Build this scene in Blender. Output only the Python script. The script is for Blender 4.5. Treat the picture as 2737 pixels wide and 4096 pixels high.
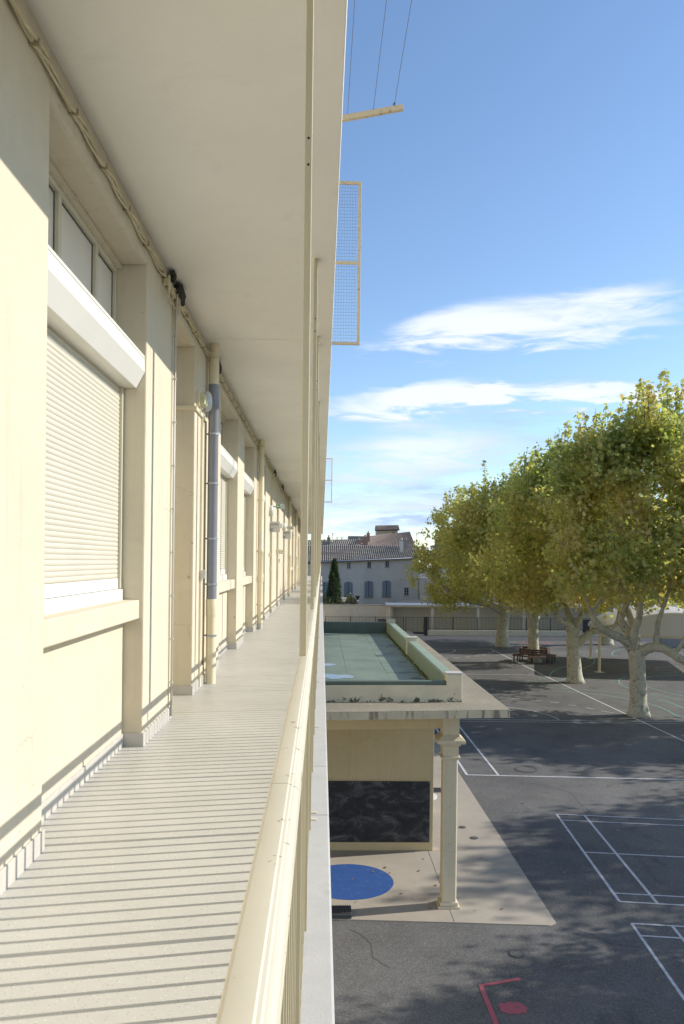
import bpy, math, random
import numpy as np
from mathutils import Matrix, Vector
random.seed(7); rng = np.random.default_rng(7)
for o in list(bpy.data.objects): bpy.data.objects.remove(o)
scn = bpy.context.scene; COL = scn.collection
rad = math.radians

# ------------------------------------------------------------------ camera
W, H, F = 2737.0, 4096.0, 3186.0            # photograph size and focal length in its pixels
ROLL, YAW, HOR, ZC = 0.0115, rad(1.42495), -195.92, 6.5
cam = bpy.data.cameras.new('camera'); camo = bpy.data.objects.new('camera', cam); COL.objects.link(camo)
cam.sensor_fit = 'VERTICAL'; cam.sensor_height = 36.0; cam.lens = F / H * 36.0
cam.shift_x = -math.sin(ROLL) * HOR / H; cam.shift_y = -math.cos(ROLL) * HOR / H
cam.clip_start = 0.05; cam.clip_end = 3000
camo.matrix_world = Matrix.Translation((0, 0, ZC)) @ Matrix.Rotation(-YAW, 4, 'Z') @ Matrix.Rotation(math.pi/2, 4, 'X') @ Matrix.Rotation(ROLL, 4, 'Z')
scn.camera = camo

# ------------------------------------------------------------------ light
SUN_AZ, SUN_EL = rad(10.5), rad(30.0)        # azimuth: from +X towards +Y
sd = Vector((math.cos(SUN_EL)*math.cos(SUN_AZ), math.cos(SUN_EL)*math.sin(SUN_AZ), math.sin(SUN_EL)))
sl = bpy.data.lights.new('sun', 'SUN'); sl.energy = 3.6; sl.angle = rad(0.53); sl.color = (1.0, 0.945, 0.86)
so = bpy.data.objects.new('sun', sl); COL.objects.link(so); so.location = (60, 20, 60)
so.rotation_euler = sd.to_track_quat('Z', 'Y').to_euler()
wd = bpy.data.worlds.new('World'); scn.world = wd; wd.use_nodes = True
wt = wd.node_tree; wt.nodes.clear()
def wn(t, **k):
    n = wt.nodes.new(t)
    for a, b in k.items(): setattr(n, a, b)
    return n
def wmath(op, a, b=None, c=None, clamp=False):
    n = wn('ShaderNodeMath', operation=op, use_clamp=clamp)
    for i, v in enumerate((a, b, c)):
        if v is None: continue
        if isinstance(v, (int, float)): n.inputs[i].default_value = v
        else: wt.links.new(v, n.inputs[i])
    return n.outputs[0]
sky = wn('ShaderNodeTexSky', sky_type='NISHITA', sun_disc=False)
sky.sun_elevation = SUN_EL; sky.sun_rotation = math.pi/2 - SUN_AZ
sky.air_density = 1.0; sky.dust_density = 0.15; sky.ozone_density = 3.0; sky.altitude = 60
tc = wn('ShaderNodeTexCoord'); sep = wn('ShaderNodeSeparateXYZ'); wt.links.new(tc.outputs['Generated'], sep.inputs[0])
dx, dy, dz = sep.outputs
mp = wn('ShaderNodeMapping'); mp.inputs['Scale'].default_value = (3.0, 3.0, 14.0); mp.inputs['Rotation'].default_value = (0.0, 0.05, 0.3)
wt.links.new(tc.outputs['Generated'], mp.inputs[0])
nz = wn('ShaderNodeTexNoise'); nz.inputs['Scale'].default_value = 1.6; nz.inputs['Detail'].default_value = 9; nz.inputs['Roughness'].default_value = 0.56; nz.inputs['Distortion'].default_value = 0.5
wt.links.new(mp.outputs[0], nz.inputs['Vector'])
mp2 = wn('ShaderNodeMapping'); mp2.inputs['Scale'].default_value = (7.0, 7.0, 40.0); mp2.inputs['Rotation'].default_value = (0.0, 0.12, 0.0)
wt.links.new(tc.outputs['Generated'], mp2.inputs[0])
nz2 = wn('ShaderNodeTexNoise'); nz2.inputs['Scale'].default_value = 1.7; nz2.inputs['Detail'].default_value = 8; nz2.inputs['Roughness'].default_value = 0.62; nz2.inputs['Distortion'].default_value = 0.8
wt.links.new(mp2.outputs[0], nz2.inputs['Vector'])
ysafe = wmath('MAXIMUM', dy, 0.03)
u = wmath('DIVIDE', dx, ysafe); v = wmath('DIVIDE', dz, ysafe)
# the banks of cloud: centre and half size in the photograph's own directions
CLOUDS = [(2180,1275,600,125,1.2,-0.10),(1760,1300,260,60,.55,-0.15),(2620,1130,220,70,.45,-.3),(1700,1560,190,70,1.35,-0.2),(1980,1565,120,36,1.45,0.05),(2520,1555,420,45,1.35,-0.05),
          (1680,1790,500,110,.78,-0.12),(1450,1620,260,60,.75,0.0),(1440,1400,220,40,.5,-0.05),(1640,2010,500,40,.5,0.0),(1420,1900,260,40,.3,0.0)]
tot = None
warp = wmath('MULTIPLY', wmath('SUBTRACT', nz.outputs[0], 0.5), 0.11)
warp2 = wmath('MULTIPLY', wmath('SUBTRACT', nz2.outputs[0], 0.5), 0.05)
vw = wmath('ADD', v, warp2); uw = wmath('ADD', u, warp)
for (px, py, hw, hh, amp, tilt) in CLOUDS:
    cu, cv = (px-1287)/F, (2243-py)/F
    du = wmath('SUBTRACT', uw, cu); dv = wmath('ADD', wmath('SUBTRACT', vw, cv), wmath('MULTIPLY', du, tilt*0.5))
    a = wmath('POWER', wmath('DIVIDE', du, hw/F), 2.0); b = wmath('POWER', wmath('DIVIDE', dv, hh/F), 2.0)
    # POWER of a negative base with exponent 2 is fine in the renderer
    e = wmath('MULTIPLY', wmath('POWER', 2.71828, wmath('MULTIPLY', wmath('ADD', a, b), -0.9)), amp)
    tot = e if tot is None else wmath('ADD', tot, e)
front = wmath('GREATER_THAN', dy, 0.04)
tot = wmath('MULTIPLY', tot, front)
base = wmath('ADD', wmath('MULTIPLY', nz.outputs[0], 1.5), wmath('MULTIPLY', nz2.outputs[0], 1.1))
veil = wn('ShaderNodeMapRange', interpolation_type='SMOOTHSTEP'); wt.links.new(dz, veil.inputs[0]); veil.inputs['From Min'].default_value = 0.02; veil.inputs['From Max'].default_value = 0.24; veil.inputs['To Min'].default_value = 0.62; veil.inputs['To Max'].default_value = 0.0
cm = wmath('ADD', wmath('ADD', wmath('MULTIPLY', tot, 0.62), veil.outputs[0]), wmath('SUBTRACT', base, 1.72))
mr = wn('ShaderNodeMapRange', interpolation_type='SMOOTHSTEP'); mr.inputs['From Min'].default_value = -0.16; mr.inputs['From Max'].default_value = 0.52
wt.links.new(cm, mr.inputs[0])
fade = wn('ShaderNodeMapRange', interpolation_type='SMOOTHSTEP'); fade.inputs['From Min'].default_value = -0.08; fade.inputs['From Max'].default_value = 0.0
wt.links.new(dz, fade.inputs[0])
mask = wmath('MULTIPLY', wmath('MULTIPLY', mr.outputs[0], fade.outputs[0]), 0.90)
bg1 = wn('ShaderNodeBackground'); bg1.inputs[1].default_value = 0.15
wt.links.new(sky.outputs[0], bg1.inputs[0])
bg2 = wn('ShaderNodeBackground'); bg2.inputs[1].default_value = 0.82
cmx = wn('ShaderNodeMix', data_type='RGBA'); cmx.inputs[6].default_value = (0.46, 0.60, 0.88, 1); cmx.inputs[7].default_value = (0.92, 0.96, 1.0, 1)
wt.links.new(wmath('MULTIPLY', wmath('SUBTRACT', tot, 0.22), 1.7, clamp=True), cmx.inputs[0]); wt.links.new(cmx.outputs[2], bg2.inputs[0])
mx = wn('ShaderNodeMixShader'); wt.links.new(mask, mx.inputs[0]); wt.links.new(bg1.outputs[0], mx.inputs[1]); wt.links.new(bg2.outputs[0], mx.inputs[2])
wo = wn('ShaderNodeOutputWorld'); wt.links.new(mx.outputs[0], wo.inputs[0])
scn.view_settings.view_transform = 'Standard'; scn.view_settings.look = 'None'
scn.view_settings.exposure = 0.44; scn.view_settings.gamma = 1.0
scn.view_settings.use_curve_mapping = False

# ------------------------------------------------------------------ pixel -> direction -> point on a known plane
def ray(px, py):
    x, y = px - W/2, -(py - H/2); c, s = math.cos(ROLL), math.sin(ROLL)
    x, y = c*x - s*y, s*x + c*y
    d = (x/F, 1.0, (y-HOR)/F); c, s = math.cos(YAW), math.sin(YAW)
    return (c*d[0] + s*d[1], -s*d[0] + c*d[1], d[2])
def onz(p, z=0.0):
    d = ray(*p); t = (z-ZC)/d[2]; return (d[0]*t, d[1]*t, z)
def ony(p, y):
    d = ray(*p); t = y/d[1]; return (d[0]*t, y, ZC+d[2]*t)
R6 = lambda x, y: (1250+x*.9483, 2600+y*.9483)
R5 = lambda x, y: (1250+x*.9483, 1450+y*.9483)
R7 = lambda x, y: (1200+x*.4464, 2000+y*.4464)
B5 = lambda x, y: (1500+x*.4783, 2350+y*.4783)
B4 = lambda x, y: (2000+x*.47, 2250+y*.47)

# ------------------------------------------------------------------ materials
MATS = {}
class NT:
    def __init__(s, name):
        m = bpy.data.materials.new(name); m.use_nodes = True; s.m = m; s.t = m.node_tree; s.t.nodes.clear()
        s.out = s.n('ShaderNodeOutputMaterial'); s.b = s.n('ShaderNodeBsdfPrincipled'); s.l(s.b.outputs[0], s.out.inputs[0]); s.tc = s.n('ShaderNodeTexCoord')
        s.geo = s.n('ShaderNodeNewGeometry')
    def n(s, t, **k):
        n = s.t.nodes.new(t)
        for a, b in k.items(): setattr(n, a, b)
        return n
    def l(s, a, b): s.t.links.new(a, b)
    def pos(s, scale=(1, 1, 1), obj=False):
        mp = s.n('ShaderNodeMapping'); mp.inputs['Scale'].default_value = scale
        s.l(s.tc.outputs['Object'] if obj else s.geo.outputs['Position'], mp.inputs[0]); return mp.outputs[0]
    def noise(s, vec, scale, detail=5, rough=.55, dist=0):
        n = s.n('ShaderNodeTexNoise'); n.inputs['Scale'].default_value = scale; n.inputs['Detail'].default_value = detail
        n.inputs['Roughness'].default_value = rough; n.inputs['Distortion'].default_value = dist; s.l(vec, n.inputs['Vector']); return n.outputs[0]
    def vor(s, vec, scale, feat='F1'):
        n = s.n('ShaderNodeTexVoronoi', feature=feat); n.inputs['Scale'].default_value = scale; s.l(vec, n.inputs['Vector']); return n
    def ramp(s, fac, stops):
        n = s.n('ShaderNodeValToRGB'); r = n.color_ramp
        while len(r.elements) < len(stops): r.elements.new(0.5)
        for e, (p, c) in zip(r.elements, stops):
            e.position = p; e.color = (*c, 1) if len(c) == 3 else c
        s.l(fac, n.inputs[0]); return n.outputs[0]
    def mapr(s, fac, a, b, c=0., d=1., smooth=True):
        n = s.n('ShaderNodeMapRange', interpolation_type='SMOOTHSTEP' if smooth else 'LINEAR'); s.l(fac, n.inputs[0])
        for i, v in enumerate((a, b, c, d)): n.inputs[i+1].default_value = v
        return n.outputs[0]
    def mix(s, fac, a, b, mode='MIX'):
        n = s.n('ShaderNodeMix', data_type='RGBA', blend_type=mode)
        for i, v in ((0, fac), (6, a), (7, b)):
            if isinstance(v, (int, float)): n.inputs[i].default_value = v
            elif isinstance(v, tuple): n.inputs[i].default_value = (*v, 1)
            else: s.l(v, n.inputs[i])
        return n.outputs[2]
    def math(s, op, a, b=0.):
        n = s.n('ShaderNodeMath', operation=op)
        for i, v in enumerate((a, b)):
            if isinstance(v, (int, float)): n.inputs[i].default_value = v
            else: s.l(v, n.inputs[i])
        return n.outputs[0]
    def bump(s, h, strength=.2, dist=.01):
        n = s.n('ShaderNodeBump'); n.inputs['Strength'].default_value = strength; n.inputs['Distance'].default_value = dist
        s.l(h, n.inputs['Height']); s.l(n.outputs[0], s.b.inputs['Normal'])
    def col(s, c):
        if isinstance(c, tuple): s.b.inputs['Base Color'].default_value = (*c, 1)
        else: s.l(c, s.b.inputs['Base Color'])
    def set(s, **k):
        for a, v in k.items():
            i = s.b.inputs[a.replace('_', ' ')]
            if isinstance(v, (int, float)): i.default_value = v
            else: s.l(v, i)
def sc(c, f): return tuple(min(1, x*f) for x in c)
def simple(name, c, rough=.6, var=.12, scale=6., bump=.15, bscale=120., bdist=.003, metal=0, stain=None, stain_amt=.35, stain_scale=2.):
    t = NT(name); p = t.pos()
    n1 = t.noise(p, scale, 6, .6)
    c1 = t.ramp(n1, [(.25, sc(c, 1-var)), (.75, sc(c, 1+var*.6))])
    if stain:
        n2 = t.noise(p, stain_scale, 8, .68, .4)
        c1 = t.mix(t.math('MULTIPLY', t.mapr(n2, .54, .74), stain_amt), c1, stain)
    t.col(c1); t.set(Roughness=rough, Metallic=metal)
    if bump: t.bump(t.noise(p, bscale, 4, .6), bump, bdist)
    MATS[name] = t.m; return t.m

CREAM = (.69, .61, .455)
def wall_mat(name, c, dirt=.42):
    t = NT(name); p = t.pos()
    big = t.noise(p, .9, 6, .62); mid = t.noise(p, 7, 7, .65)
    a = t.ramp(big, [(.3, sc(c, .93)), (.7, sc(c, 1.04))])
    a = t.mix(.35, a, t.ramp(mid, [(.3, sc(c, .9)), (.7, sc(c, 1.05))]))
    streak = t.noise(t.pos((14, 14, .7)), 1.0, 6, .6)
    a = t.mix(t.math('MULTIPLY', t.mapr(streak, .52, .76), dirt), a, sc(c, .68))
    nick = t.noise(p, 11, 2, .5)
    a = t.mix(t.math('MULTIPLY', t.mapr(nick, .755, .775), .55), a, (.35, .27, .16))
    hc = t.vor(t.mix(.12, p, t.noise(p, 3, 4, .6)), 1.1, 'DISTANCE_TO_EDGE')
    hm = t.math('MULTIPLY', t.mapr(hc.outputs['Distance'], .001, .005, 1, 0), t.mapr(t.noise(p, .7, 3, .5), .52, .60))
    a = t.mix(t.math('MULTIPLY', hm, .4), a, sc(c, .45))
    rp = t.noise(p, 1.5, 2, .4); a = t.mix(t.math('MULTIPLY', t.mapr(rp, .64, .655), .35), a, sc(c, 1.09))
    sf = t.noise(t.pos((5, 5, 22)), 1.0, 5, .7); a = t.mix(t.math('MULTIPLY', t.mapr(sf, .66, .74), .35), a, sc(c, .6))
    t.col(a); t.set(Roughness=.82); t.b.inputs['Specular IOR Level'].default_value = .25
    h = t.math('ADD', t.noise(p, 160, 3, .6), t.math('MULTIPLY', t.noise(p, 9, 4, .5), .8))
    t.bump(h, .5, .008); MATS[name] = t.m
wall_mat('wall', CREAM); wall_mat('wall_pavilion', (.63, .51, .30), .3)
wall_mat('column', (.68, .60, .44), .25); wall_mat('wall_far', (.78, .73, .62), .5)
t = NT('ceiling'); p = t.pos(); c = (.91, .88, .79)
a = t.ramp(t.noise(p, .8, 6, .6), [(.3, sc(c, .95)), (.7, sc(c, 1.03))])
a = t.mix(t.math('MULTIPLY', t.mapr(t.noise(p, 1.6, 8, .7, .6), .55, .72), .4), a, sc(c, .84))
t.col(a); t.set(Roughness=.9); t.bump(t.math('ADD', t.noise(p, 18, 5, .6), t.math('MULTIPLY', t.noise(p, 3, 3, .5), 1.5)), .25, .01); MATS['ceiling'] = t.m
# terrazzo
t = NT('terrazzo'); p = t.pos(); c = (.55, .53, .465)
a = t.ramp(t.noise(p, 1.3, 6, .6), [(.3, sc(c, .92)), (.7, sc(c, 1.05))])
v1 = t.vor(p, 75); v2 = t.vor(p, 120)
def speck(v, lo, hi, sel):
    d = t.mapr(v.outputs['Distance'], lo, hi, 1, 0)
    s2 = t.n('ShaderNodeSeparateColor'); t.l(v.outputs['Color'], s2.inputs[0])
    return t.math('MULTIPLY', d, t.math('GREATER_THAN', s2.outputs[0], sel))
a = t.mix(t.math('MULTIPLY', speck(v1, .18, .38, .80), .42), a, (.80, .79, .74))
a = t.mix(t.math('MULTIPLY', speck(v2, .18, .36, .86), .85), a, (.20, .19, .18))
a = t.mix(t.math('MULTIPLY', t.mapr(t.noise(p, 3.1, 8, .7), .58, .75), .22), a, (.42, .36, .27))
t.col(a); t.set(Roughness=t.mapr(t.noise(p, 4, 5, .6), .3, .7, .32, .5)); t.bump(t.noise(p, 60, 4, .6), .05, .003); MATS['terrazzo'] = t.m
t = NT('skirting'); p = t.pos(); c = (.53, .50, .44)
a = t.ramp(t.noise(p, 5, 5, .6), [(.3, sc(c, .9)), (.7, sc(c, 1.08))]); v1 = t.vor(p, 90)
a = t.mix(t.math('MULTIPLY', speck(v1, .18, .35, .85), .8), a, (.8, .8, .78)); t.col(a); t.set(Roughness=.6); MATS['skirting'] = t.m
simple('ledge', (.50, .49, .455), .85, .10, 5, .35, 90, .004, stain=(.33, .30, .26), stain_amt=.4, stain_scale=5)
# painted steel with a little rust
def paint(name, c, rust=.6, thr=.66):
    t = NT(name); p = t.pos()
    a = t.ramp(t.noise(p, 4, 5, .6), [(.3, sc(c, .94)), (.7, sc(c, 1.04))])
    r = t.mapr(t.noise(p, 26, 8, .7), thr, thr+.05)
    a = t.mix(t.math('MULTIPLY', r, rust), a, (.22, .10, .04)); t.col(a); t.set(Roughness=.42); t.bump(t.noise(p, 55, 3, .5), .06, .003); MATS[name] = t.m
paint('rail_paint', (.70, .635, .475), .8, .625); paint('post_paint', (.60, .51, .32), .8, .68); paint('rust_paint', (.68, .56, .36), .6, .58); paint('pipe_cream', (.77, .68, .465), .5, .74)
simple('pvc_grey', (.25, .262, .29), .35, .08, 3, 0)
simple('clamp', (.42, .43, .45), .35, .05, 3, 0, metal=.5)
simple('white_paint', (.74, .72, .65), .4, .04, 3, .05, 60)
simple('shutter', (.64, .595, .48), .4, .05, 2.5, .04, 40)
simple('frame_beige', (.66, .61, .45), .45, .05, 3, 0)
t = NT('pane'); t.col((.78, .72, .62)); t.set(Roughness=.4); t.b.inputs['Specular IOR Level'].default_value = .6; MATS['pane'] = t.m
simple('dark', (.03, .028, .026), .8, .1, 10, 0); simple('foam', (.055, .05, .045), .95, .4, 40, .8, 60, .02)
simple('cable', (.66, .58, .38), .6, .2, 12, .1, 80); simple('clip_olive', (.36, .30, .18), .7, .2, 10, 0); simple('conduit', (.62, .61, .57), .4, .06, 4, 0)
simple('plastic_white', (.78, .77, .72), .35, .05, 5, 0); simple('lamp_glass', (.62, .63, .60), .25, .08, 12, 0)
simple('amber_glass', (.62, .60, .36), .25, .15, 20, 0); simple('sign_grey', (.62, .60, .55), .4, .03, 4, 0); simple('ink', (.03, .03, .035), .5, 0, 1, 0)
simple('green_sign', (.06, .30, .12), .4, .05, 5, 0); simple('chrome', (.62, .60, .56), .25, .1, 9, 0, metal=.9); simple('red', (.5, .05, .05), .5, .1, 5, 0)
simple('door_cream', (.76, .66, .43), .5, .06, 3, .05)
# asphalt
t = NT('asphalt'); p = t.pos()
big = t.noise(p, .16, 7, .62, .4); mid = t.noise(p, .9, 8, .66)
a = t.ramp(big, [(.35, (.095, .092, .088)), (.55, (.178, .172, .164)), (.70, (.245, .236, .222))])
a = t.mix(.35, a, t.ramp(mid, [(.3, (.07, .068, .066)), (.7, (.255, .246, .232))]))
gr = t.vor(p, 70); s3 = t.n('ShaderNodeSeparateColor'); t.l(gr.outputs['Color'], s3.inputs[0])
a = t.mix(.34, a, t.ramp(s3.outputs[0], [(0, (.04, .04, .041)), (.8, (.19, .187, .18)), (1, (.42, .40, .37))]))
st = t.noise(t.pos((.6, .6, .6)), 1.2, 9, .72, .6)
a = t.mix(t.math('MULTIPLY', t.mapr(st, .56, .66), .4), a, (.06, .06, .062))
t.b.inputs['Specular IOR Level'].default_value = .2; t.col(a); t.set(Roughness=.9); t.bump(t.noise(p, 60, 4, .7), .5, .008); MATS['asphalt'] = t.m
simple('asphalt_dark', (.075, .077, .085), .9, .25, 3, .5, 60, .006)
t = NT('concrete_apron'); p = t.pos(); c = (.42, .37, .30)
a = t.ramp(t.noise(p, .7, 8, .65), [(.3, sc(c, .84)), (.7, sc(c, 1.08))])
a = t.mix(t.math('MULTIPLY', t.mapr(t.noise(p, 5, 8, .7), .55, .72), .3), a, (.28, .25, .22)); t.col(a); t.set(Roughness=.85); t.bump(t.noise(p, 80, 4, .6), .25, .004); MATS['concrete_apron'] = t.m
def worn(name, c, under, lo, hi, scale=9):
    t = NT(name); p = t.pos()
    t.col(t.mix(t.mapr(t.noise(p, scale, 8, .75), lo, hi), c, under)); t.set(Roughness=.75); MATS[name] = t.m
worn('line_white', (.62, .62, .63), (.16, .16, .16), .50, .72); worn('line_green', (.19, .40, .33), (.14, .15, .15), .46, .68); worn('line_red', (.45, .11, .13), (.14, .12, .12), .52, .70)
worn('paint_blue', (.022, .085, .30), (.06, .14, .33), .50, .72, 6)
# lichen covered eave
t = NT('eave'); p = t.pos(); c = (.29, .255, .19)
a = t.ramp(t.noise(p, 1.4, 8, .65), [(.3, sc(c, .78)), (.7, sc(c, 1.1))])
v1 = t.vor(p, 17); a = t.mix(t.math('MULTIPLY', speck(v1, .16, .42, .72), .75), a, (.50, .48, .41))
v2 = t.vor(p, 9); a = t.mix(t.math('MULTIPLY', speck(v2, .15, .5, .80), .5), a, (.22, .20, .16))
fine = t.noise(p, 38, 6, .7); a = t.mix(.3, a, t.ramp(fine, [(.35, (.14, .12, .09)), (.65, (.42, .38, .29))]))
t.col(a); t.set(Roughness=.95); t.bump(fine, .5, .01); MATS['eave'] = t.m
t = NT('eave_face'); p = t.pos(); c = (.58, .515, .37)
a = t.ramp(t.noise(p, 2, 7, .6), [(.3, sc(c, .85)), (.7, sc(c, 1.05))])
stv = t.noise(t.pos((9, 9, .8)), 1.0, 7, .66); a = t.mix(t.math('MULTIPLY', t.mapr(stv, .50, .62), .8), a, (.15, .13, .10))
t.col(a); t.set(Roughness=.9); MATS['eave_face'] = t.m
t = NT('parapet_cream'); p = t.pos(); c = (.72, .64, .46)
a = t.ramp(t.noise(p, 2, 7, .6), [(.3, sc(c, .86)), (.7, sc(c, 1.05))])
sz = t.n('ShaderNodeSeparateXYZ'); t.l(t.geo.outputs['Position'], sz.inputs[0])
mos = t.noise(p, 7, 9, .74)
low = t.mapr(sz.outputs[2], 3.86, 4.05, .10, -.06)
a = t.mix(t.mapr(t.math('ADD', mos, low), .57, .64), a, (.10, .095, .06))
t.col(a); t.set(Roughness=.9); t.bump(mos, .2, .01); MATS['parapet_cream'] = t.m
t = NT('membrane'); p = t.pos(); c = (.185, .235, .175)
a = t.ramp(t.noise(p, 1.1, 8, .65), [(.3, sc(c, .75)), (.7, sc(c, 1.15))])
a = t.mix(t.math('MULTIPLY', t.mapr(t.noise(p, 3.5, 8, .7), .58, .70), .5), a, (.10, .10, .085))
t.col(a); t.set(Roughness=.6); t.bump(t.noise(p, 120, 3, .6), .3, .003); MATS['membrane'] = t.m
simple('membrane_dark', (.10, .135, .105), .6, .15, 3, .2)
simple('membrane_side', (.28, .35, .255), .6, .12, 2, .2)
simple('moss', (.13, .14, .02), .95, .4, 15, .9, 40, .03)
t = NT('water'); t.col((.05, .06, .06)); t.set(Roughness=.03); MATS['water'] = t.m
t = NT('chalkboard'); p = t.pos()
sm = t.noise(t.pos((1.2, 1, 2.2)), 1.6, 7, .65, 1.0); a = t.ramp(sm, [(.35, (.010, .011, .014)), (.50, (.024, .026, .030)), (.66, (.10, .102, .108))])
t.col(a); t.set(Roughness=.7); MATS['chalkboard'] = t.m
simple('chalk', (.07, .07, .075), .9, .3, 30, 0)
simple('steel_dark', (.05, .05, .055), .6, .2, 8, 0); simple('iron', (.12, .115, .11), .7, .25, 20, .4, 40, .004)
simple('rubber', (.07, .07, .075), .7, .15, 20, .2, 60)
# bark
t = NT('bark'); p = t.pos((1, 1, .8)); n1 = t.noise(p, 4.2, 5, .6, .6); n2 = t.noise(p, 11, 6, .7)
a = t.ramp(n1, [(.30, (.24, .21, .14)), (.42, (.44, .41, .31)), (.52, (.56, .53, .43)), (.62, (.42, .37, .23)), (.72, (.62, .59, .50))])
a = t.mix(t.math('MULTIPLY', t.mapr(n2, .56, .7), .7), a, (.12, .10, .07)); t.col(a); t.set(Roughness=.9); t.bump(n2, .5, .03); MATS['bark'] = t.m
simple('twig', (.14, .115, .08), .9, .2, 10, 0)
def leaf_mat(name, stops, trans=.45):
    t = NT(name); at = t.n('ShaderNodeAttribute', attribute_name='tone')
    a = t.ramp(at.outputs['Fac'], stops)
    t.col(a); t.set(Roughness=.5); t.b.inputs['Specular IOR Level'].default_value = .35
    tr = t.n('ShaderNodeBsdfTranslucent'); hs = t.mix(1.0, a, (1.15, 1.2, .6), 'MULTIPLY'); t.l(hs, tr.inputs[0])
    ms = t.n('ShaderNodeMixShader'); ms.inputs[0].default_value = trans
    t.l(t.b.outputs[0], ms.inputs[1]); t.l(tr.outputs[0], ms.inputs[2]); t.l(ms.outputs[0], t.out.inputs[0]); MATS[name] = t.m
leaf_mat('plane_leaf', [(0, (.26, .31, .11)), (.3, (.43, .45, .17)), (.55, (.60, .55, .23)), (.8, (.66, .56, .28)), (.94, (.60, .45, .23)), (1, (.50, .35, .18))], .6)
leaf_mat('cypress_leaf', [(0, (.03, .055, .025)), (1, (.10, .14, .05))], .25)
leaf_mat('bush_leaf', [(0, (.03, .045, .015)), (.6, (.08, .09, .02)), (1, (.2, .19, .03))], .3)
leaf_mat('dead_leaf', [(0, (.20, .09, .03)), (.5, (.34, .20, .07)), (1, (.45, .34, .14))], .1)
simple('wood_red', (.12, .065, .05), .7, .25, 8, .2, 40)
# far houses
t = NT('house_wall'); p = t.pos(); c = (.68, .61, .52)
a = t.ramp(t.noise(p, .35, 8, .65), [(.3, sc(c, .82)), (.7, sc(c, 1.12))])
a = t.mix(t.math('MULTIPLY', t.mapr(t.noise(t.pos((1, 1, 2)), 1.3, 9, .75), .58, .68), .35), a, (.27, .22, .18)); t.col(a); t.set(Roughness=.95); MATS['house_wall'] = t.m
simple('house_cream', (.62, .54, .40), .9, .12, 1.5, 0)
simple('tile_grey', (.41, .365, .305), .9, .35, 3.2, .3, 20, .02); simple('tile_red', (.40, .30, .24), .9, .3, 2.6, .3, 20, .02); simple('tile_under', (.11, .085, .07), .95, .2, 3, 0)
simple('shutter_blue', (.23, .255, .27), .7, .1, 3, 0); simple('glass_dark', (.02, .022, .03), .1, 0, 1, 0); simple('window_white', (.6, .6, .58), .6, .05, 3, 0)
simple('brick_red', (.40, .24, .18), .9, .25, 5, 0); simple('chimney_grey', (.30, .27, .23), .9, .2, 3, 0)
t = NT('peeling'); p = t.pos(); c = (.72, .68, .60)
n1 = t.noise(p, .75, 8, .62, .8); a = t.ramp(t.noise(p, 2, 6, .6), [(.3, sc(c, .9)), (.7, sc(c, 1.05))])
a = t.mix(t.mapr(n1, .66, .675), a, (.40, .30, .19)); t.col(a); t.set(Roughness=.95); t.bump(t.mapr(n1, .66, .675), .3, .02); MATS['peeling'] = t.m
simple('zinc', (.22, .24, .27), .45, .12, 1.2, 0); t = NT('canopy_white'); t.col((.88, .86, .80)); t.set(Roughness=.6); tr = t.n('ShaderNodeBsdfTranslucent'); tr.inputs[0].default_value = (.85, .80, .70, 1); ms = t.n('ShaderNodeMixShader'); ms.inputs[0].default_value = .45
t.l(t.b.outputs[0], ms.inputs[1]); t.l(tr.outputs[0], ms.inputs[2]); t.l(ms.outputs[0], t.out.inputs[0]); MATS['canopy_white'] = t.m
simple('grey_wall', (.30, .29, .28), .9, .15, 1.5, 0)

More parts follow.
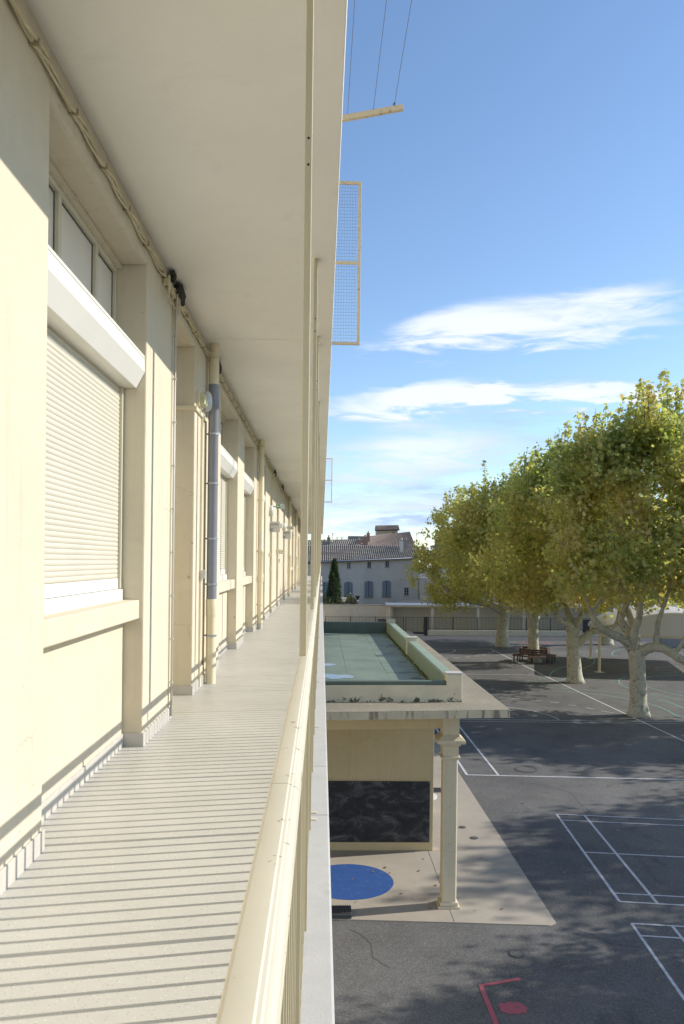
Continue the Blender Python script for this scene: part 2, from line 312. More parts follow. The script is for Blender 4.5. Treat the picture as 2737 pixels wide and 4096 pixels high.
# ------------------------------------------------------------------ mesh helpers
ORG = {}                                       # world origin of every object that parents others
def tag(o, label=None, cat=None, group=None, kind=None):
    if label: o['label'] = label
    if cat: o['category'] = cat
    if group: o['group'] = group
    if kind: o['kind'] = kind
    return o
def thing(name, loc, label, cat, group=None, kind=None):
    o = bpy.data.objects.new(name, None); COL.objects.link(o); o.location = loc; o.empty_display_size = .1
    ORG[o.name] = tuple(loc); return tag(o, label, cat, group, kind)
def rot_xy(p, c, s): return (p[0]*c - p[1]*s, p[0]*s + p[1]*c, p[2])
class MB:
    def __init__(s): s.v = []; s.f = []
    def add(s, vs, fs):
        b = len(s.v); s.v += [tuple(x) for x in vs]; s.f += [tuple(i+b for i in f) for f in fs]; return s
    def box(s, x0, x1, y0, y1, z0, z1):
        return s.add([(x0,y0,z0),(x1,y0,z0),(x1,y1,z0),(x0,y1,z0),(x0,y0,z1),(x1,y0,z1),(x1,y1,z1),(x0,y1,z1)],
                     [(3,2,1,0),(4,5,6,7),(0,1,5,4),(1,2,6,5),(2,3,7,6),(3,0,4,7)])
    def prism(s, prof, a0, a1, axis='y'):
        n = len(prof)
        mk = {'y': lambda p, a: (p[0], a, p[1]), 'x': lambda p, a: (a, p[0], p[1]), 'z': lambda p, a: (p[0], p[1], a)}[axis]
        vs = [mk(p, a0) for p in prof] + [mk(p, a1) for p in prof]
        fs = [(i, (i+1) % n, n+(i+1) % n, n+i) for i in range(n)] + [tuple(range(n-1, -1, -1)), tuple(range(n, 2*n))]
        return s.add(vs, fs)
    def tube(s, path, r, n=8, cap=True):
        P = [Vector(p) for p in path]; k = len(P); R = r if hasattr(r, '__len__') else [r]*k; vs = []; up = None
        for i in range(k):
            d = (P[min(i+1, k-1)] - P[max(i-1, 0)]).normalized()
            if up is None: up = d.orthogonal().normalized()
            up = (up - d*up.dot(d)); up = up.normalized() if up.length > 1e-6 else d.orthogonal().normalized()
            w = d.cross(up)
            for j in range(n):
                a = 2*math.pi*j/n; vs.append(P[i] + (up*math.cos(a) + w*math.sin(a))*R[i])
        fs = [(i*n+j, i*n+(j+1) % n, (i+1)*n+(j+1) % n, (i+1)*n+j) for i in range(k-1) for j in range(n)]
        if cap: fs += [tuple(range(n-1, -1, -1)), tuple((k-1)*n+j for j in range(n))]
        return s.add(vs, fs)
    def lathe(s, c, prof, n=16):               # prof: (radius, height)
        vs = [(c[0]+r*math.cos(2*math.pi*j/n), c[1]+r*math.sin(2*math.pi*j/n), c[2]+z) for r, z in prof for j in range(n)]
        fs = [(i*n+j, i*n+(j+1) % n, (i+1)*n+(j+1) % n, (i+1)*n+j) for i in range(len(prof)-1) for j in range(n)]
        fs += [tuple(range(n-1, -1, -1)), tuple((len(prof)-1)*n+j for j in range(n))]; return s.add(vs, fs)
    def quad(s, a, b, c, d): return s.add([a, b, c, d], [(0, 1, 2, 3)])
    def rot(s, c, ang):
        cs, sn = math.cos(ang), math.sin(ang)
        s.v = [(c[0]+(x-c[0])*cs-(y-c[1])*sn, c[1]+(x-c[0])*sn+(y-c[1])*cs, z) for x, y, z in s.v]; return s
    def build(s, name, mat, parent=None, org=None, bevel=0, smooth=False, seg=2):
        if parent is not None: o0 = ORG[parent.name]
        elif org is not None: o0 = org
        else:
            a = np.array(s.v); o0 = ((a[:,0].min()+a[:,0].max())/2, (a[:,1].min()+a[:,1].max())/2, a[:,2].min())
        me = bpy.data.meshes.new(name); me.from_pydata([(x-o0[0], y-o0[1], z-o0[2]) for x, y, z in s.v], [], s.f); me.update()
        me.materials.append(MATS[mat])
        o = bpy.data.objects.new(name, me); COL.objects.link(o)
        if parent is not None: o.parent = parent
        else: o.location = o0
        ORG[o.name] = tuple(o0)
        if bevel:
            m = o.modifiers.new('bevel', 'BEVEL'); m.width = bevel; m.segments = seg; m.limit_method = 'ANGLE'; m.angle_limit = rad(40)
        if smooth:
            for pl in me.polygons: pl.use_smooth = True
            if smooth == 'auto': me.set_sharp_from_angle(angle=rad(35))
        return o
def inst(o, offs, parent=None):                # a copy sharing mesh data, moved by a world offset
    c = o.copy(); COL.objects.link(c); p = parent if parent is not None else o.parent
    c.parent = p; c.location = Vector(o.location) + Vector(offs); ORG[c.name] = tuple(Vector(ORG[o.name]) + Vector(offs)); return c
def bar(a, b, w, h):                           # square bar between two points
    A, B = Vector(a), Vector(b); d = (B-A).normalized(); r = d.cross(Vector((0, 0, 1)))
    if r.length < 1e-4: r = Vector((1, 0, 0))
    r.normalize(); n = r.cross(d); m = MB(); vs = []
    for P in (A, B):
        for i, j in ((-1, -1), (1, -1), (1, 1), (-1, 1)): vs.append(P + r*(i*w/2) + n*(j*h/2))
    m.add(vs, [(0, 1, 2, 3), (7, 6, 5, 4), (0, 4, 5, 1), (1, 5, 6, 2), (2, 6, 7, 3), (3, 7, 4, 0)]); return m

# ================================================================== the ground
g = MB().add([(-300,-120,0),(500,-120,0),(500,700,0),(-300,700,0)], [(0,1,2,3)]).build('courtyard', 'asphalt', org=(0,0,0)); tag(g, kind='structure')
def stroke(pts, w, z=.004, closed=False):
    m = MB(); P = [Vector((p[0], p[1], 0)) for p in pts]; n = len(P); L = []; Rr = []
    for i in range(n):
        a = P[(i-1) % n] if closed else P[max(i-1, 0)]; b = P[(i+1) % n] if closed else P[min(i+1, n-1)]
        d = (b-a).normalized(); q = Vector((-d.y, d.x, 0)); ww = w*(1+random.uniform(-.08, .08))
        L.append(P[i]+q*ww/2); Rr.append(P[i]-q*ww/2)
    vs = [(p.x, p.y, z) for p in L] + [(p.x, p.y, z) for p in Rr]
    m.add(vs, [(n+i, n+(i+1) % n, (i+1) % n, i) for i in range(n if closed else n-1)]); return m
def smooth_path(pts, k=8):
    P = [np.array(p[:2]) for p in pts]; P = [2*P[0]-P[1]] + P + [2*P[-1]-P[-2]]; out = []
    for i in range(1, len(P)-2):
        for j in range(k):
            t = j/k; p0, p1, p2, p3 = P[i-1:i+3]
            out.append(tuple(.5*((2*p1)+(-p0+p2)*t+(2*p0-5*p1+4*p2-p3)*t*t+(-p0+3*p1-3*p2+p3)*t**3)))
    out.append(tuple(P[-2])); return out
lz = [.004]
def line(pts, w, mat='line_white', curve=False):
    q = [p[:2] for p in pts]
    if curve: q = smooth_path(q)
    lz[0] = .004 if lz[0] > .0075 else lz[0]+.0004
    return stroke(q, w, lz[0]).build('paint_line', mat, g)
G = lambda f, *ps: [onz(f(*p)) for p in ps]
# far half court
line([(13.45,28.6),(13.3,33.0),(12.95,46.0),(12.82,59.95)], .08)
line([(5.6,32.85),(18,32.55)], .06); line([(5.6,32.45),(18,32.15)], .05)
line([(3.6,46.2),(12.9,46.05)], .06); line(G(B5,(690,521),(960,513)), .07); line([(5,59.8),(9,59.85)], .06)
line(G(R5,(760,1448),(830,1455),(930,1470),(1000,1489),(1042,1508)), .06, curve=True)
line(G(B5,(500,519),(640,519),(672,527),(640,545),(545,557)), .08, curve=True)
for a, b in (((0,1150),(20,1152)),((105,1157),(188,1162)),((268,1172),(355,1178)),((430,1188),(503,1194)),((585,1212),(655,1220)),((730,1235),(800,1248)),((862,1265),(970,1280))): line(G(B4,a,b), .06)
for a, b in (((585,596),(610,594)),((660,591),(710,588)),((757,583),(797,580)),((833,575),(873,572)),((900,564),(930,560)),((950,552),(968,549)),((980,541),(995,536))): line(G(B5,a,b), .10)
# ball court by the pavilion
line([(4.52,24.26),(10.97,23.84),(17,23.45)], .075); line([(4.52,24.24),(4.55,32.4)], .075); line([(5.48,24.24),(5.53,32.4)], .075)
# two badminton courts
a = Vector((6.16,20.49)); b = Vector((5.81,15.20)); dcr = Vector((.991,-.135))
def cl(p, L=7.5, w=.05): line([tuple(p), tuple(p+dcr*L)], w)
line([tuple(a), tuple(b)], .06); line([(6.86,20.40),(6.51,15.10)], .06); cl(a); cl(a+(b-a)*.089); cl(a+(b-a)*.507); cl(a+(b-a)*.925); cl(b)
a = Vector((5.68,14.27)); b = Vector((5.30,9.0)); line([tuple(a), tuple(b)], .06); line([(6.38,14.18),(6.0,8.9)], .06); cl(a); cl(a+(b-a)*.089); cl(a+(b-a)*.507)
# red bracket and red blot
line([(3.17,12.37),(2.52,12.17),(2.53,11.4),(2.55,9.8)], .085, 'line_red')
m = MB(); k = 22; m.add([(2.87+.22*math.cos(2*math.pi*i/k)*(1+.13*math.sin(5*i)), 11.56+.16*math.sin(2*math.pi*i/k)*(1+.12*math.cos(3*i)), .005) for i in range(k)], [tuple(range(k))]); m.build('paint_blot', 'line_red', g)
for x in (195, 240, 360, 410): line(G(B4,(x,675),(x+22,695)), .12, 'line_red')
# mint green playground track
TR = [((1600,1330),(1500,1300),(1430,1262),(1340,1225),(1225,1190),(1100,1165),(900,1130),(740,1112),(570,1098)),((1600,1255),(1548,1235),(1420,1185),(1225,1145),(1075,1118),(850,1095),(600,1075),(480,1065)),((1600,1188),(1548,1175),(1400,1140),(1225,1110)),
      ((1600,1145),(1548,1135),(1400,1100),(1290,1070),(1225,1045)),((1120,1080),(1060,1055),(1025,1035),(1012,1005),(1040,985),(1090,972)),((1200,990),(1350,962),(1560,955)),((1225,945),(1400,940),(1480,937),(1500,930),(1420,918),(1340,910),(1335,898),(1420,889),(1500,885),(1510,880)),
      ((415,985),(440,940),(480,910),(590,883),(690,903),(780,870),(805,840),(800,820),(700,790)),((350,1035),(380,1020),(520,1000),(575,980)),((820,770),(830,750),(880,735),(940,735)),((955,790),(965,760),(1030,740))]
for q in TR: line(G(B4,*q), .085, 'line_green', True)
loop = smooth_path(G(B4,(480,1068),(300,1056),(236,1040),(226,1018),(260,1003),(330,998),(415,985)), 4)
for i in range(0, len(loop)-1, 2): line(loop[i:i+2], .09, 'line_green')
# dark strip along the far fence
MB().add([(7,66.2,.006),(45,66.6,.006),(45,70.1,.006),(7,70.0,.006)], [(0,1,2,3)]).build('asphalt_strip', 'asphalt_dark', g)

for q in (((1040,1168),(1080,1180),(1120,1184),(1190,1205),(1250,1235),(1310,1246),(1390,1256)),((900,560),(960,570),(1080,600),(1120,640),(1180,690)),((1300,790),(1340,850),(1400,900),(1440,960),(1480,990)),((160,1180),(240,1230),(260,1300),(330,1340))):
    P2 = smooth_path(G(R6,*q), 6); P2 = [(x+random.gauss(0,.012), y+random.gauss(0,.02)) for x, y in P2]
    stroke(P2, .014, .003).build('crack', 'asphalt_dark', g)
# concrete apron under and beside the pavilion, in cast bays
ap = thing('pavement', (2, 14.2, 0), None, None, kind='structure')
xs = [-1.55, 2.46, 4.31]; ys = [None, 17.82, 24.2, 31, 38]
for i in range(2):
    for j in range(4):
        y0a, y0b = (14.44-.062*xs[i], 14.44-.062*xs[i+1]) if j == 0 else (ys[j], ys[j])
        x0, x1 = xs[i]+.004, xs[i+1]-.004; y1 = ys[j+1]-.008
        m = MB(); z = .018; cut = .14 if (i == 1 and j == 0) else 0
        pr = [(x0, y0a), (x1-cut, y0b), (x1, y0b+cut*.7), (x1, y1), (x0, y1)] if cut else [(x0, y0a), (x1, y0b), (x1, y1), (x0, y1)]
        m.prism(pr, -.05, z, 'z').build('concrete_bay', 'concrete_apron', ap, bevel=.006)
m = MB(); k = 48; m.add([(.63+.90*math.cos(2*math.pi*i/k), 16.12+.90*math.sin(2*math.pi*i/k), .0225) for i in range(k)], [tuple(range(k))]); m.build('paint_disc', 'paint_blue', ap)

# ================================================================== the school building with its gallery
FL, CE = 4.95, 9.20; XF, XR = -1.465, -1.63
Y0, Y1 = -2.5, 80.5
bd = thing('school_building', (-3, 40, 0), 'long cream school building with an open upper gallery along its left side', 'building')
OPEN = [('win',4.26,6.62),('door',7.87,9.13),('win',11.47,13.84),('win',14.95,17.2),('win',18.45,20.72),('door',22.5,23.55),('door',25.8,27.0),('door',30.2,31.5),('win',35.4,37.7),('win',38.9,41.2),
        ('door',43.3,44.5),('win',46.0,48.3),('win',49.4,51.3),('door',52.9,54.1),('win',55.6,57.9),('win',59.1,61.4),('door',63,64.2),('win',66,68.3),('win',69.6,71.9),('door',73.5,74.7)]
edges = [Y0] + [e for o in OPEN for e in o[1:]] + [Y1]
for i in range(0, len(edges), 2):
    a, b = edges[i], edges[i+1]
    MB().box(-2.6, XF, a, b, FL-.01, CE+.02).build('pilaster', 'wall', bd, bevel=.012)
    MB().box(-2.0, XF+.012, a-.012, b+.012, FL-.005, FL+.11).build('skirting', 'skirting', bd, bevel=.004)
SLAT = None
def shutter(y0, y1, detail):
    global SLAT
    x = -1.675
    sh = MB().box(x-.012, x+.012, y0+.05, y1-.06, 6.252, 6.338).build('roller_shutter', 'white_paint', bd, bevel=.003)
    prof = [(x-.008, 0), (x-.008, .0355), (x+.002, .0356), (x+.0065, .030), (x+.0085, .020), (x+.0075, .010), (x+.004, .003), (x+.001, .0)]
    n = int((7.95-6.34)/.0362)
    if detail:
        s0 = MB().prism([(p[0], 6.34+p[1]) for p in prof], y0+.05, y1-.06).build('slat', 'shutter', sh, smooth='auto')
        for k in range(1, n): inst(s0, (0, 0, k*.0362))
    else:
        m = MB()
        for k in range(n): m.prism([(p[0], 6.34+k*.0362+p[1]) for p in prof], y0+.05, y1-.06)
        tag(m.build('slats', 'shutter', sh), kind='stuff')
    for yy in (y0+.022, y1-.03): MB().box(x-.04, x+.030, yy-.022, yy+.022, 6.252, 7.93).build('guide_rail', 'frame_beige', sh, bevel=.003)
for kind, a, b in OPEN:
    MB().box(-2.6, XF, a-.001, b+.001, 8.92, CE+.02).build('lintel', 'wall', bd, bevel=.03)
    if kind == 'win':
        det = a < 16
        MB().box(-2.6, XR, a, b, FL-.01, 6.10).build('wall_panel', 'wall', bd)
        MB().box(-2.0, XR+.012, a+.01, b-.01, FL-.005, FL+.11).build('skirting', 'skirting', bd, bevel=.004)
        MB().box(-2.0, -1.50, a+.004, b-.004, 6.005, 6.16).build('sill', 'wall', bd, bevel=.01)
        MB().box(-1.80, -1.632, a+.012, b-.02, 6.15, 6.249).build('sill_board', 'white_paint', bd, bevel=.004)
        if a < 40: shutter(a, b, det)
        bx_ = MB().prism([(-1.73,8.20),(-1.49,8.185),(-1.478,8.17),(-1.476,8.04),(-1.545,7.905),(-1.73,7.905)], a+.006, b-.006).build('shutter_box', 'white_paint', bd, bevel=.004)
        MB().box(-1.4775, -1.4745, a+.006, b-.006, 8.145, 8.149).build('seam', 'frame_beige', bx_)
        w = MB(); fx0, fx1 = -1.775, -1.715; n = 3; st = (b-a)/n
        w.box(fx0, fx1, a+.002, b-.002, 8.855, 8.918); w.box(fx0, fx1, a+.002, b-.002, 8.10, 8.19)
        MY = [a, a+.94, a+1.79, b] if a < 5 else [a+k*st for k in range(n+1)]
        for yy in MY: w.box(fx0, fx1-.001, max(yy-.03, a+.003), min(yy+.03, b-.003), 8.19, 8.856)
        wo_ = w.build('window', 'frame_beige', bd, bevel=.004)
        for k in range(n):
            MB().box(-1.772, -1.750, MY[k]+.03, MY[k+1]-.03, 8.19, 8.855).build('pane', 'pane', wo_)
            q = MB(); ya, yb = MY[k]+.031, MY[k+1]-.031
            q.box(-1.7495, -1.743, ya, ya+.005, 8.20, 8.85); q.box(-1.7495, -1.743, yb-.005, yb, 8.20, 8.85); q.box(-1.7495, -1.743, ya+.008, yb-.008, 8.842, 8.85)
            q.build('gasket', 'iron', wo_)
        MB().box(-1.714, -1.67, a+.002, b-.002, 8.890, 8.919).build('head_trim', 'wall', wo_)
    else:
        d = MB().box(-2.06, -2.0, a+.06, b-.06, FL+.02, 7.05).build('door', 'door_cream', bd, bevel=.004)
        for z0, z1 in ((FL+.2, 5.8), (5.95, 6.9)): MB().box(-2.0, -1.985, a+.22, b-.22, z0, z1).build('door_panel', 'door_cream', d, bevel=.008)
        MB().tube([(-1.99, b-.16, 5.98), (-1.94, b-.16, 5.98), (-1.93, b-.28, 5.98)], .011, 8).build('handle', 'chrome', d, smooth=True)
        MB().box(-2.6, -2.08, a, b, FL-.01, CE).build('wall_panel', 'wall', bd)
        fr = MB(); fr.box(-2.075, -1.98, a+.001, a+.06, FL, 8.92); fr.box(-2.075, -1.98, b-.06, b-.001, FL, 8.92); fr.box(-2.075, -1.98, a+.06, b-.06, 7.06, 7.14)
        fr.build('door_frame', 'frame_beige', bd, bevel=.004)
        MB().box(-2.06, -2.04, a+.06, b-.06, 7.14, 8.92).build('transom_pane', 'pane', bd)
JOINTS = [Y0, 9.78, 37.0, 64.0, Y1]
for a, b in zip(JOINTS[:-1], JOINTS[1:]):
    MB().box(-2.7, .095, a+.008, b-.008, CE, CE+.26).build('ceiling_slab', 'ceiling', bd, bevel=.012)
    MB().box(-2.7, -.115, a+.002, b-.002, FL-.34, FL).build('gallery_floor', 'terrazzo', bd)
yy = Y0; k = 0
for yb in (1.2, 4.85, 6.0, 9.78, 14, 18.5, 23, 28, 33, 37, 46, 55, 64, 72, Y1):
    MB().box(-.115, .062, yy+.002, yb-.002, FL-.36, FL+.004).build('edge_slab', 'ledge', bd, bevel=.010); yy = yb
MB().box(-8, -1.55, Y0, Y1, -.2, FL-.34).build('wall', 'wall', bd)
MB().box(-9, -1.60, Y0, Y1, CE+.26, 14.2).build('wall', 'wall', bd)
MB().box(-8, -2.6, Y0, Y1, FL-.35, CE+.3).build('wall', 'wall', bd)
MB().box(-9.4, .2, Y0-.2, Y1+.3, 14.2, 14.5).build('roof', 'eave', bd)
# upper guard rail
up_ = MB().box(-.03, .03, Y0, Y1, 10.50, 10.54).build('handrail', 'rail_paint', bd)
for k in range(24): MB().box(-.02, .02, 0.0+3.55*k-.02, 3.55*k+.02, CE+.255, 10.5).build('post', 'rail_paint', bd)

# ------------------------------------------------------------------ the gallery railing
rl = thing('gallery_railing', (-.065, 40, FL), 'cream steel railing with thin balusters and tall posts along the gallery edge', 'railing')
POSTS = [3.655, 7.15, 9.60, 9.97] + [13.5+3.55*k for k in range(19)]
RZ = 6.067
hp = [(-.094,RZ-.036),(-.096,RZ-.026),(-.096,RZ-.008),(-.0935,RZ-.003),(-.089,RZ-.0005),(-.060,RZ),(-.0575,RZ-.0025),(-.053,RZ-.003),(-.0505,RZ-.006),(-.045,RZ-.007),(-.0405,RZ-.011),(-.0385,RZ-.017),(-.0385,RZ-.036),(-.048,RZ-.040),(-.085,RZ-.040)]
cuts = [-1.5, 1.55, 4.75] + [6.0, 9.78] + [14.1+3.55*k for k in range(18)] + [80.2]
for a, b in zip(cuts[:-1], cuts[1:]):
    MB().prism(hp, a+.0015, b-.0015).build('handrail', 'rail_paint', rl, smooth='auto')
    MB().box(-.077, -.046, a+.0015, b-.0015, 5.905, 5.932).build('rail', 'rail_paint', rl, bevel=.003)
PITCH = .1135
b0 = MB().box(-.069, -.053, .5-.010, .5+.010, FL+.003, 5.906).build('baluster', 'post_paint', rl)
std = MB().box(-.077, -.045, .5-.014, .5+.014, FL+.003, 6.03).build('standard', 'post_paint', rl)
k = 1; n = 1; far = MB()
y = .5+PITCH
while y < 80:
    if k % 11 == 3: inst(std, (0, y-.5, 0))
    elif n < 290: inst(b0, (0, y-.5, 0)); n += 1
    else: far.box(-.069, -.053, y-.007, y+.007, FL+.003, 5.906)
    k += 1; y += PITCH
tag(far.build('balusters', 'post_paint', rl), kind='stuff')
for y in POSTS:
    po = MB().box(-.097, -.065, y-.032, y+.032, RZ-.001, CE+.004).build('post', 'post_paint', rl, bevel=.003)
    for z in ((8.30, 8.42) if y < 5 else (8.55, 8.66)):
        MB().prism([(-.081+.006*math.cos(q*math.pi/4), z+.006*math.sin(q*math.pi/4)) for q in range(8)], y-.0335, y-.031).build('bolt_hole', 'dark', po)
for y in (1.95, 2.02, 4.75, 4.88, 7.4, 10.2, 12.5, 16, 20): MB().box(-.05, -.012, y-.012, y+.012, FL+.002, FL+.012).build('foot_plate', 'rail_paint', rl, bevel=.002)
er = thing('end_railing', (-.7, 80.2, FL), 'small cream railing closing the far end of the gallery', 'railing')
m = MB(); m.box(-1.45, -.1, 80.15, 80.19, 6.0, 6.05); m.box(-1.45, -.1, 80.15, 80.19, 5.75, 5.79); m.build('rail', 'rail_paint', er)
b1 = MB().box(-1.42, -1.40, 80.16, 80.18, FL, 5.75).build('baluster', 'rail_paint', er)
for k in range(1, 12): inst(b1, (.11*k, 0, 0))

# ------------------------------------------------------------------ pipes, cables, fittings on the wall
def downpipe(y, label, grey=False, r=.064):
    x = -1.375; o = thing('downpipe', (x, y, FL), label, 'pipe', 'rain pipes down the gallery wall')
    L = lambda z: [(x, y, z)]
    if grey:
        MB().lathe((x,y,FL), [(r,.0),(r,.86)], 18).build('pipe', 'pipe_cream', o, smooth='auto')
        MB().lathe((x,y,FL), [(r+.004,.84),(r+.006,.85),(r+.006,1.04),(r+.003,1.055)], 18).build('sleeve', 'pipe_cream', o, smooth='auto')
        MB().lathe((x,y,FL), [(r,1.05),(r,3.45),(r+.005,3.46),(r+.005,3.62),(r+.001,3.74)], 18).build('pipe', 'pvc_grey', o, smooth='auto')
        MB().lathe((x,y,FL), [(r+.001,3.74),(r+.001,4.252)], 18).build('pipe', 'pipe_cream', o, smooth='auto')
        zs = (.60, 1.24, 1.81, 2.50, 3.12)
    else:
        MB().lathe((x,y,FL), [(r-.003,0),(r-.003,.14)], 18).build('foot', 'skirting', o, smooth='auto')
        MB().lathe((x,y,FL), [(r,.13),(r+.004,.14),(r+.004,.21),(r,.22),(r,1.05),(r+.008,1.06),(r+.008,1.19),(r,1.2),(r,1.72),(r+.006,1.73),(r+.006,1.78),(r,1.79),(r,3.75),(r+.008,3.76),(r+.008,3.85),(r,3.86),(r,4.02),(r+.02,4.05),(r+.02,4.08),(r,4.10),(r,4.252)], 18).build('pipe', 'pipe_cream', o, smooth='auto')
        zs = (.55, 1.75, 2.9)
    for z in zs:
        c = MB().lathe((x,y,FL+z), [(r+.001,-.012),(r+.007,-.011),(r+.007,.011),(r+.001,.012)], 18); c.box(XF-.004, x-r+.004, y-.009, y+.009, FL+z-.009, FL+z+.009); c.box(x-.012, x+.012, y-r-.022, y-r+.002, FL+z-.012, FL+z+.012)
        c.build('clamp', 'clamp' if grey else 'pipe_cream', o, smooth='auto')
for i, (y, lab, gr) in enumerate(((10.02,'grey plastic rain pipe with cream ends beside the round wall lamp',True),(17.95,'cream rain pipe just past the second far window, before the exit signs',False),(34.0,'cream rain pipe just past the second SORTIE sign',False),
        (42.5,'cream rain pipe, second beyond the SORTIE signs',False),(52.1,'farthest cream rain pipe in view along the gallery wall',False))): downpipe(y, lab, gr)
# thin conduit on the second pilaster
o = thing('conduit', (-1.445, 7.76, FL), 'thin grey conduit running down the pilaster between shutter and door', 'conduit')
MB().tube([(-1.442,7.76,FL+.03),(-1.442,7.76,9.0)], .011, 10).build('tube', 'conduit', o, smooth=True)
MB().tube([(-1.458,7.69,FL+.1),(-1.458,7.69,8.98)], .004, 6).build('thin_cable_or_shade', 'cable', o, smooth=True)
for k in range(10): MB().box(XF-.002, -1.428, 7.745-.004, 7.775, FL+.35+.42*k, FL+.362+.42*k).build('clip', 'conduit', o)
# trunking by the door
o = thing('cable_trunking', (-1.45, 9.62, FL), 'beige cable trunking with a grey switch box beside the grey pipe', 'trunking')
m = MB(); m.box(XF-.001, -1.44, 9.58, 9.63, FL+.02, 8.20).build('duct', 'pipe_cream', o, bevel=.002)
MB().box(XF-.001, -1.438, 9.12, 9.90, 8.20, 8.245).build('duct', 'pipe_cream', o, bevel=.002)
MB().box(-1.72, -1.438, 9.09, 9.128, 8.20, 8.245).build('duct', 'pipe_cream', o, bevel=.002)
MB().tube([(-1.452,9.86,8.2),(-1.452,9.86,5.2)], .008, 6).build('thin_cable_or_shade', 'twig', o)  # dark line painted in for a shadow on the wall, not a cable
MB().box(-1.44, -1.385, 9.565, 9.64, 6.27, 6.37).build('switch_box', 'conduit', o, bevel=.006)
def bulkhead(y, z, label, h=.13, w=.10, dep=.10):
    o = thing('wall_lamp', (XF, y, z), label, 'lamp', 'round lamps on the gallery wall')
    def dome(mb, x0, x1, s):
        n = 18; rings = [(x0,1.0),(x0+(x1-x0)*.55,.98),(x0+(x1-x0)*.85,.78),(x1,.35)]
        vs = [(rx, y+w*s*q*math.cos(2*math.pi*j/n), z+h*s*q*math.sin(2*math.pi*j/n)) for rx, q in rings for j in range(n)]
        mb.add(vs, [(i*n+j, i*n+(j+1) % n, (i+1)*n+(j+1) % n, (i+1)*n+j) for i in range(3) for j in range(n)] + [tuple(range(n-1,-1,-1)), tuple(3*n+j for j in range(n))])
        return mb
    dome(MB(), XF-.002, XF+dep*.35, 1.08).build('base', 'plastic_white', o, smooth='auto'); dome(MB(), XF+dep*.3, XF+dep, 1.0).build('diffuser', 'lamp_glass', o, smooth=True)
bulkhead(9.72, 8.42, 'round white bulkhead lamp above the trunking by the grey pipe', .125, .125, .11)
bulkhead(22.05, 7.87, 'round white wall lamp just above the green exit sign', .15, .14, .12)
bulkhead(29.7, 7.75, 'small round wall lamp farther on, above the second SORTIE sign', .14, .13, .12)
o = thing('emergency_light', (XF, 9.33, 8.3), 'boxy emergency light with yellowed lens beside the round lamp', 'lamp')
MB().box(XF-.002, -1.425, 9.22, 9.46, 8.27, 8.44).build('housing', 'pipe_cream', o, bevel=.008); MB().prism([(-1.428,8.285),(-1.375,8.30),(-1.37,8.32),(-1.37,8.40),(-1.38,8.425),(-1.428,8.43)], 9.235, 9.445).build('lens', 'amber_glass', o, bevel=.006)
def text_obj(txt, size, mat, parent, loc, name='lettering', depth=.001):
    cu = bpy.data.curves.new(name, 'FONT'); cu.body = txt; cu.size = size; cu.extrude = depth; cu.align_x = 'LEFT'; cu.offset = size*.012
    to = bpy.data.objects.new('tmp', cu); COL.objects.link(to); dg = bpy.context.evaluated_depsgraph_get(); dg.update()
    me = bpy.data.meshes.new_from_object(to.evaluated_get(dg)); bpy.data.objects.remove(to)
    me.materials.clear(); me.materials.append(MATS[mat])
    ob = bpy.data.objects.new(name, me); COL.objects.link(ob); ob.parent = parent
    p0 = ORG[parent.name]; ob.location = (loc[0]-p0[0], loc[1]-p0[1], loc[2]-p0[2]); ob.rotation_euler = (math.pi/2, 0, 0); return ob
def sortie(y, z0, label, w=.275, h=.30):
    x0 = XF+.012; o = thing('exit_board', (XF, y, z0), label, 'sign', 'SORTIE boards on the gallery wall')
    MB().box(x0, x0+w, y, y+.006, z0, z0+h).build('plate', 'sign_grey', o, bevel=.002)
    MB().box(XF-.002, x0+.003, y-.004, y+.012, z0+.02, z0+h-.02).build('bracket', 'conduit', o)
    text_obj('SORTIE', .066, 'ink', o, (x0+.014, y-.002, z0+h-.105))
    MB().box(x0, x0+w, y-.0018, y+.001, z0+h*.56, z0+h*.566).build('rule', 'conduit', o)
    ar = MB(); ar.add(bar((x0+.022, y-.003, z0+.045), (x0+.108, y-.003, z0+.13), .004, .011).v, bar((0,0,0),(1,0,0),1,1).f)
    ar.box(x0+.016, x0+.026, y-.005, y-.001, z0+.038, z0+.12); ar.box(x0+.026, x0+.10, y-.005, y-.001, z0+.038, z0+.048); ar.build('arrow', 'ink', o)
sortie(22.3, 7.28, 'nearer grey board reading SORTIE with an arrow, sticking out from the gallery wall')
sortie(29.9, 7.30, 'farther grey board reading SORTIE with an arrow, beyond the first one', .285, .31)
o = thing('emergency_exit_sign', (XF, 22.2, 7.93), 'green running man emergency exit sign on an arm from the wall', 'sign')
x0 = -1.29; MB().box(x0, x0+.235, 22.2, 22.212, 7.935, 8.065).build('plate', 'plastic_white', o, bevel=.003)
MB().box(x0+.010, x0+.122, 22.1965, 22.201, 7.945, 8.055).build('green_field', 'green_sign', o); MB().box(XF-.002, x0+.004, 22.195, 22.215, 7.975, 8.01).build('arm', 'clamp', o)
q = MB(); q.add([(x0+.022,22.195,8.0),(x0+.058,22.195,8.036),(x0+.058,22.195,8.014),(x0+.108,22.195,8.014),(x0+.108,22.195,7.986),(x0+.058,22.195,7.986),(x0+.058,22.195,7.964)], [(6,5,4,3,2,1,0)]).build('arrow', 'plastic_white', o)
q = MB(); q.box(x0+.13,x0+.225,22.1975,22.201,7.945,7.955); q.box(x0+.215,x0+.225,22.1975,22.201,7.955,8.055)
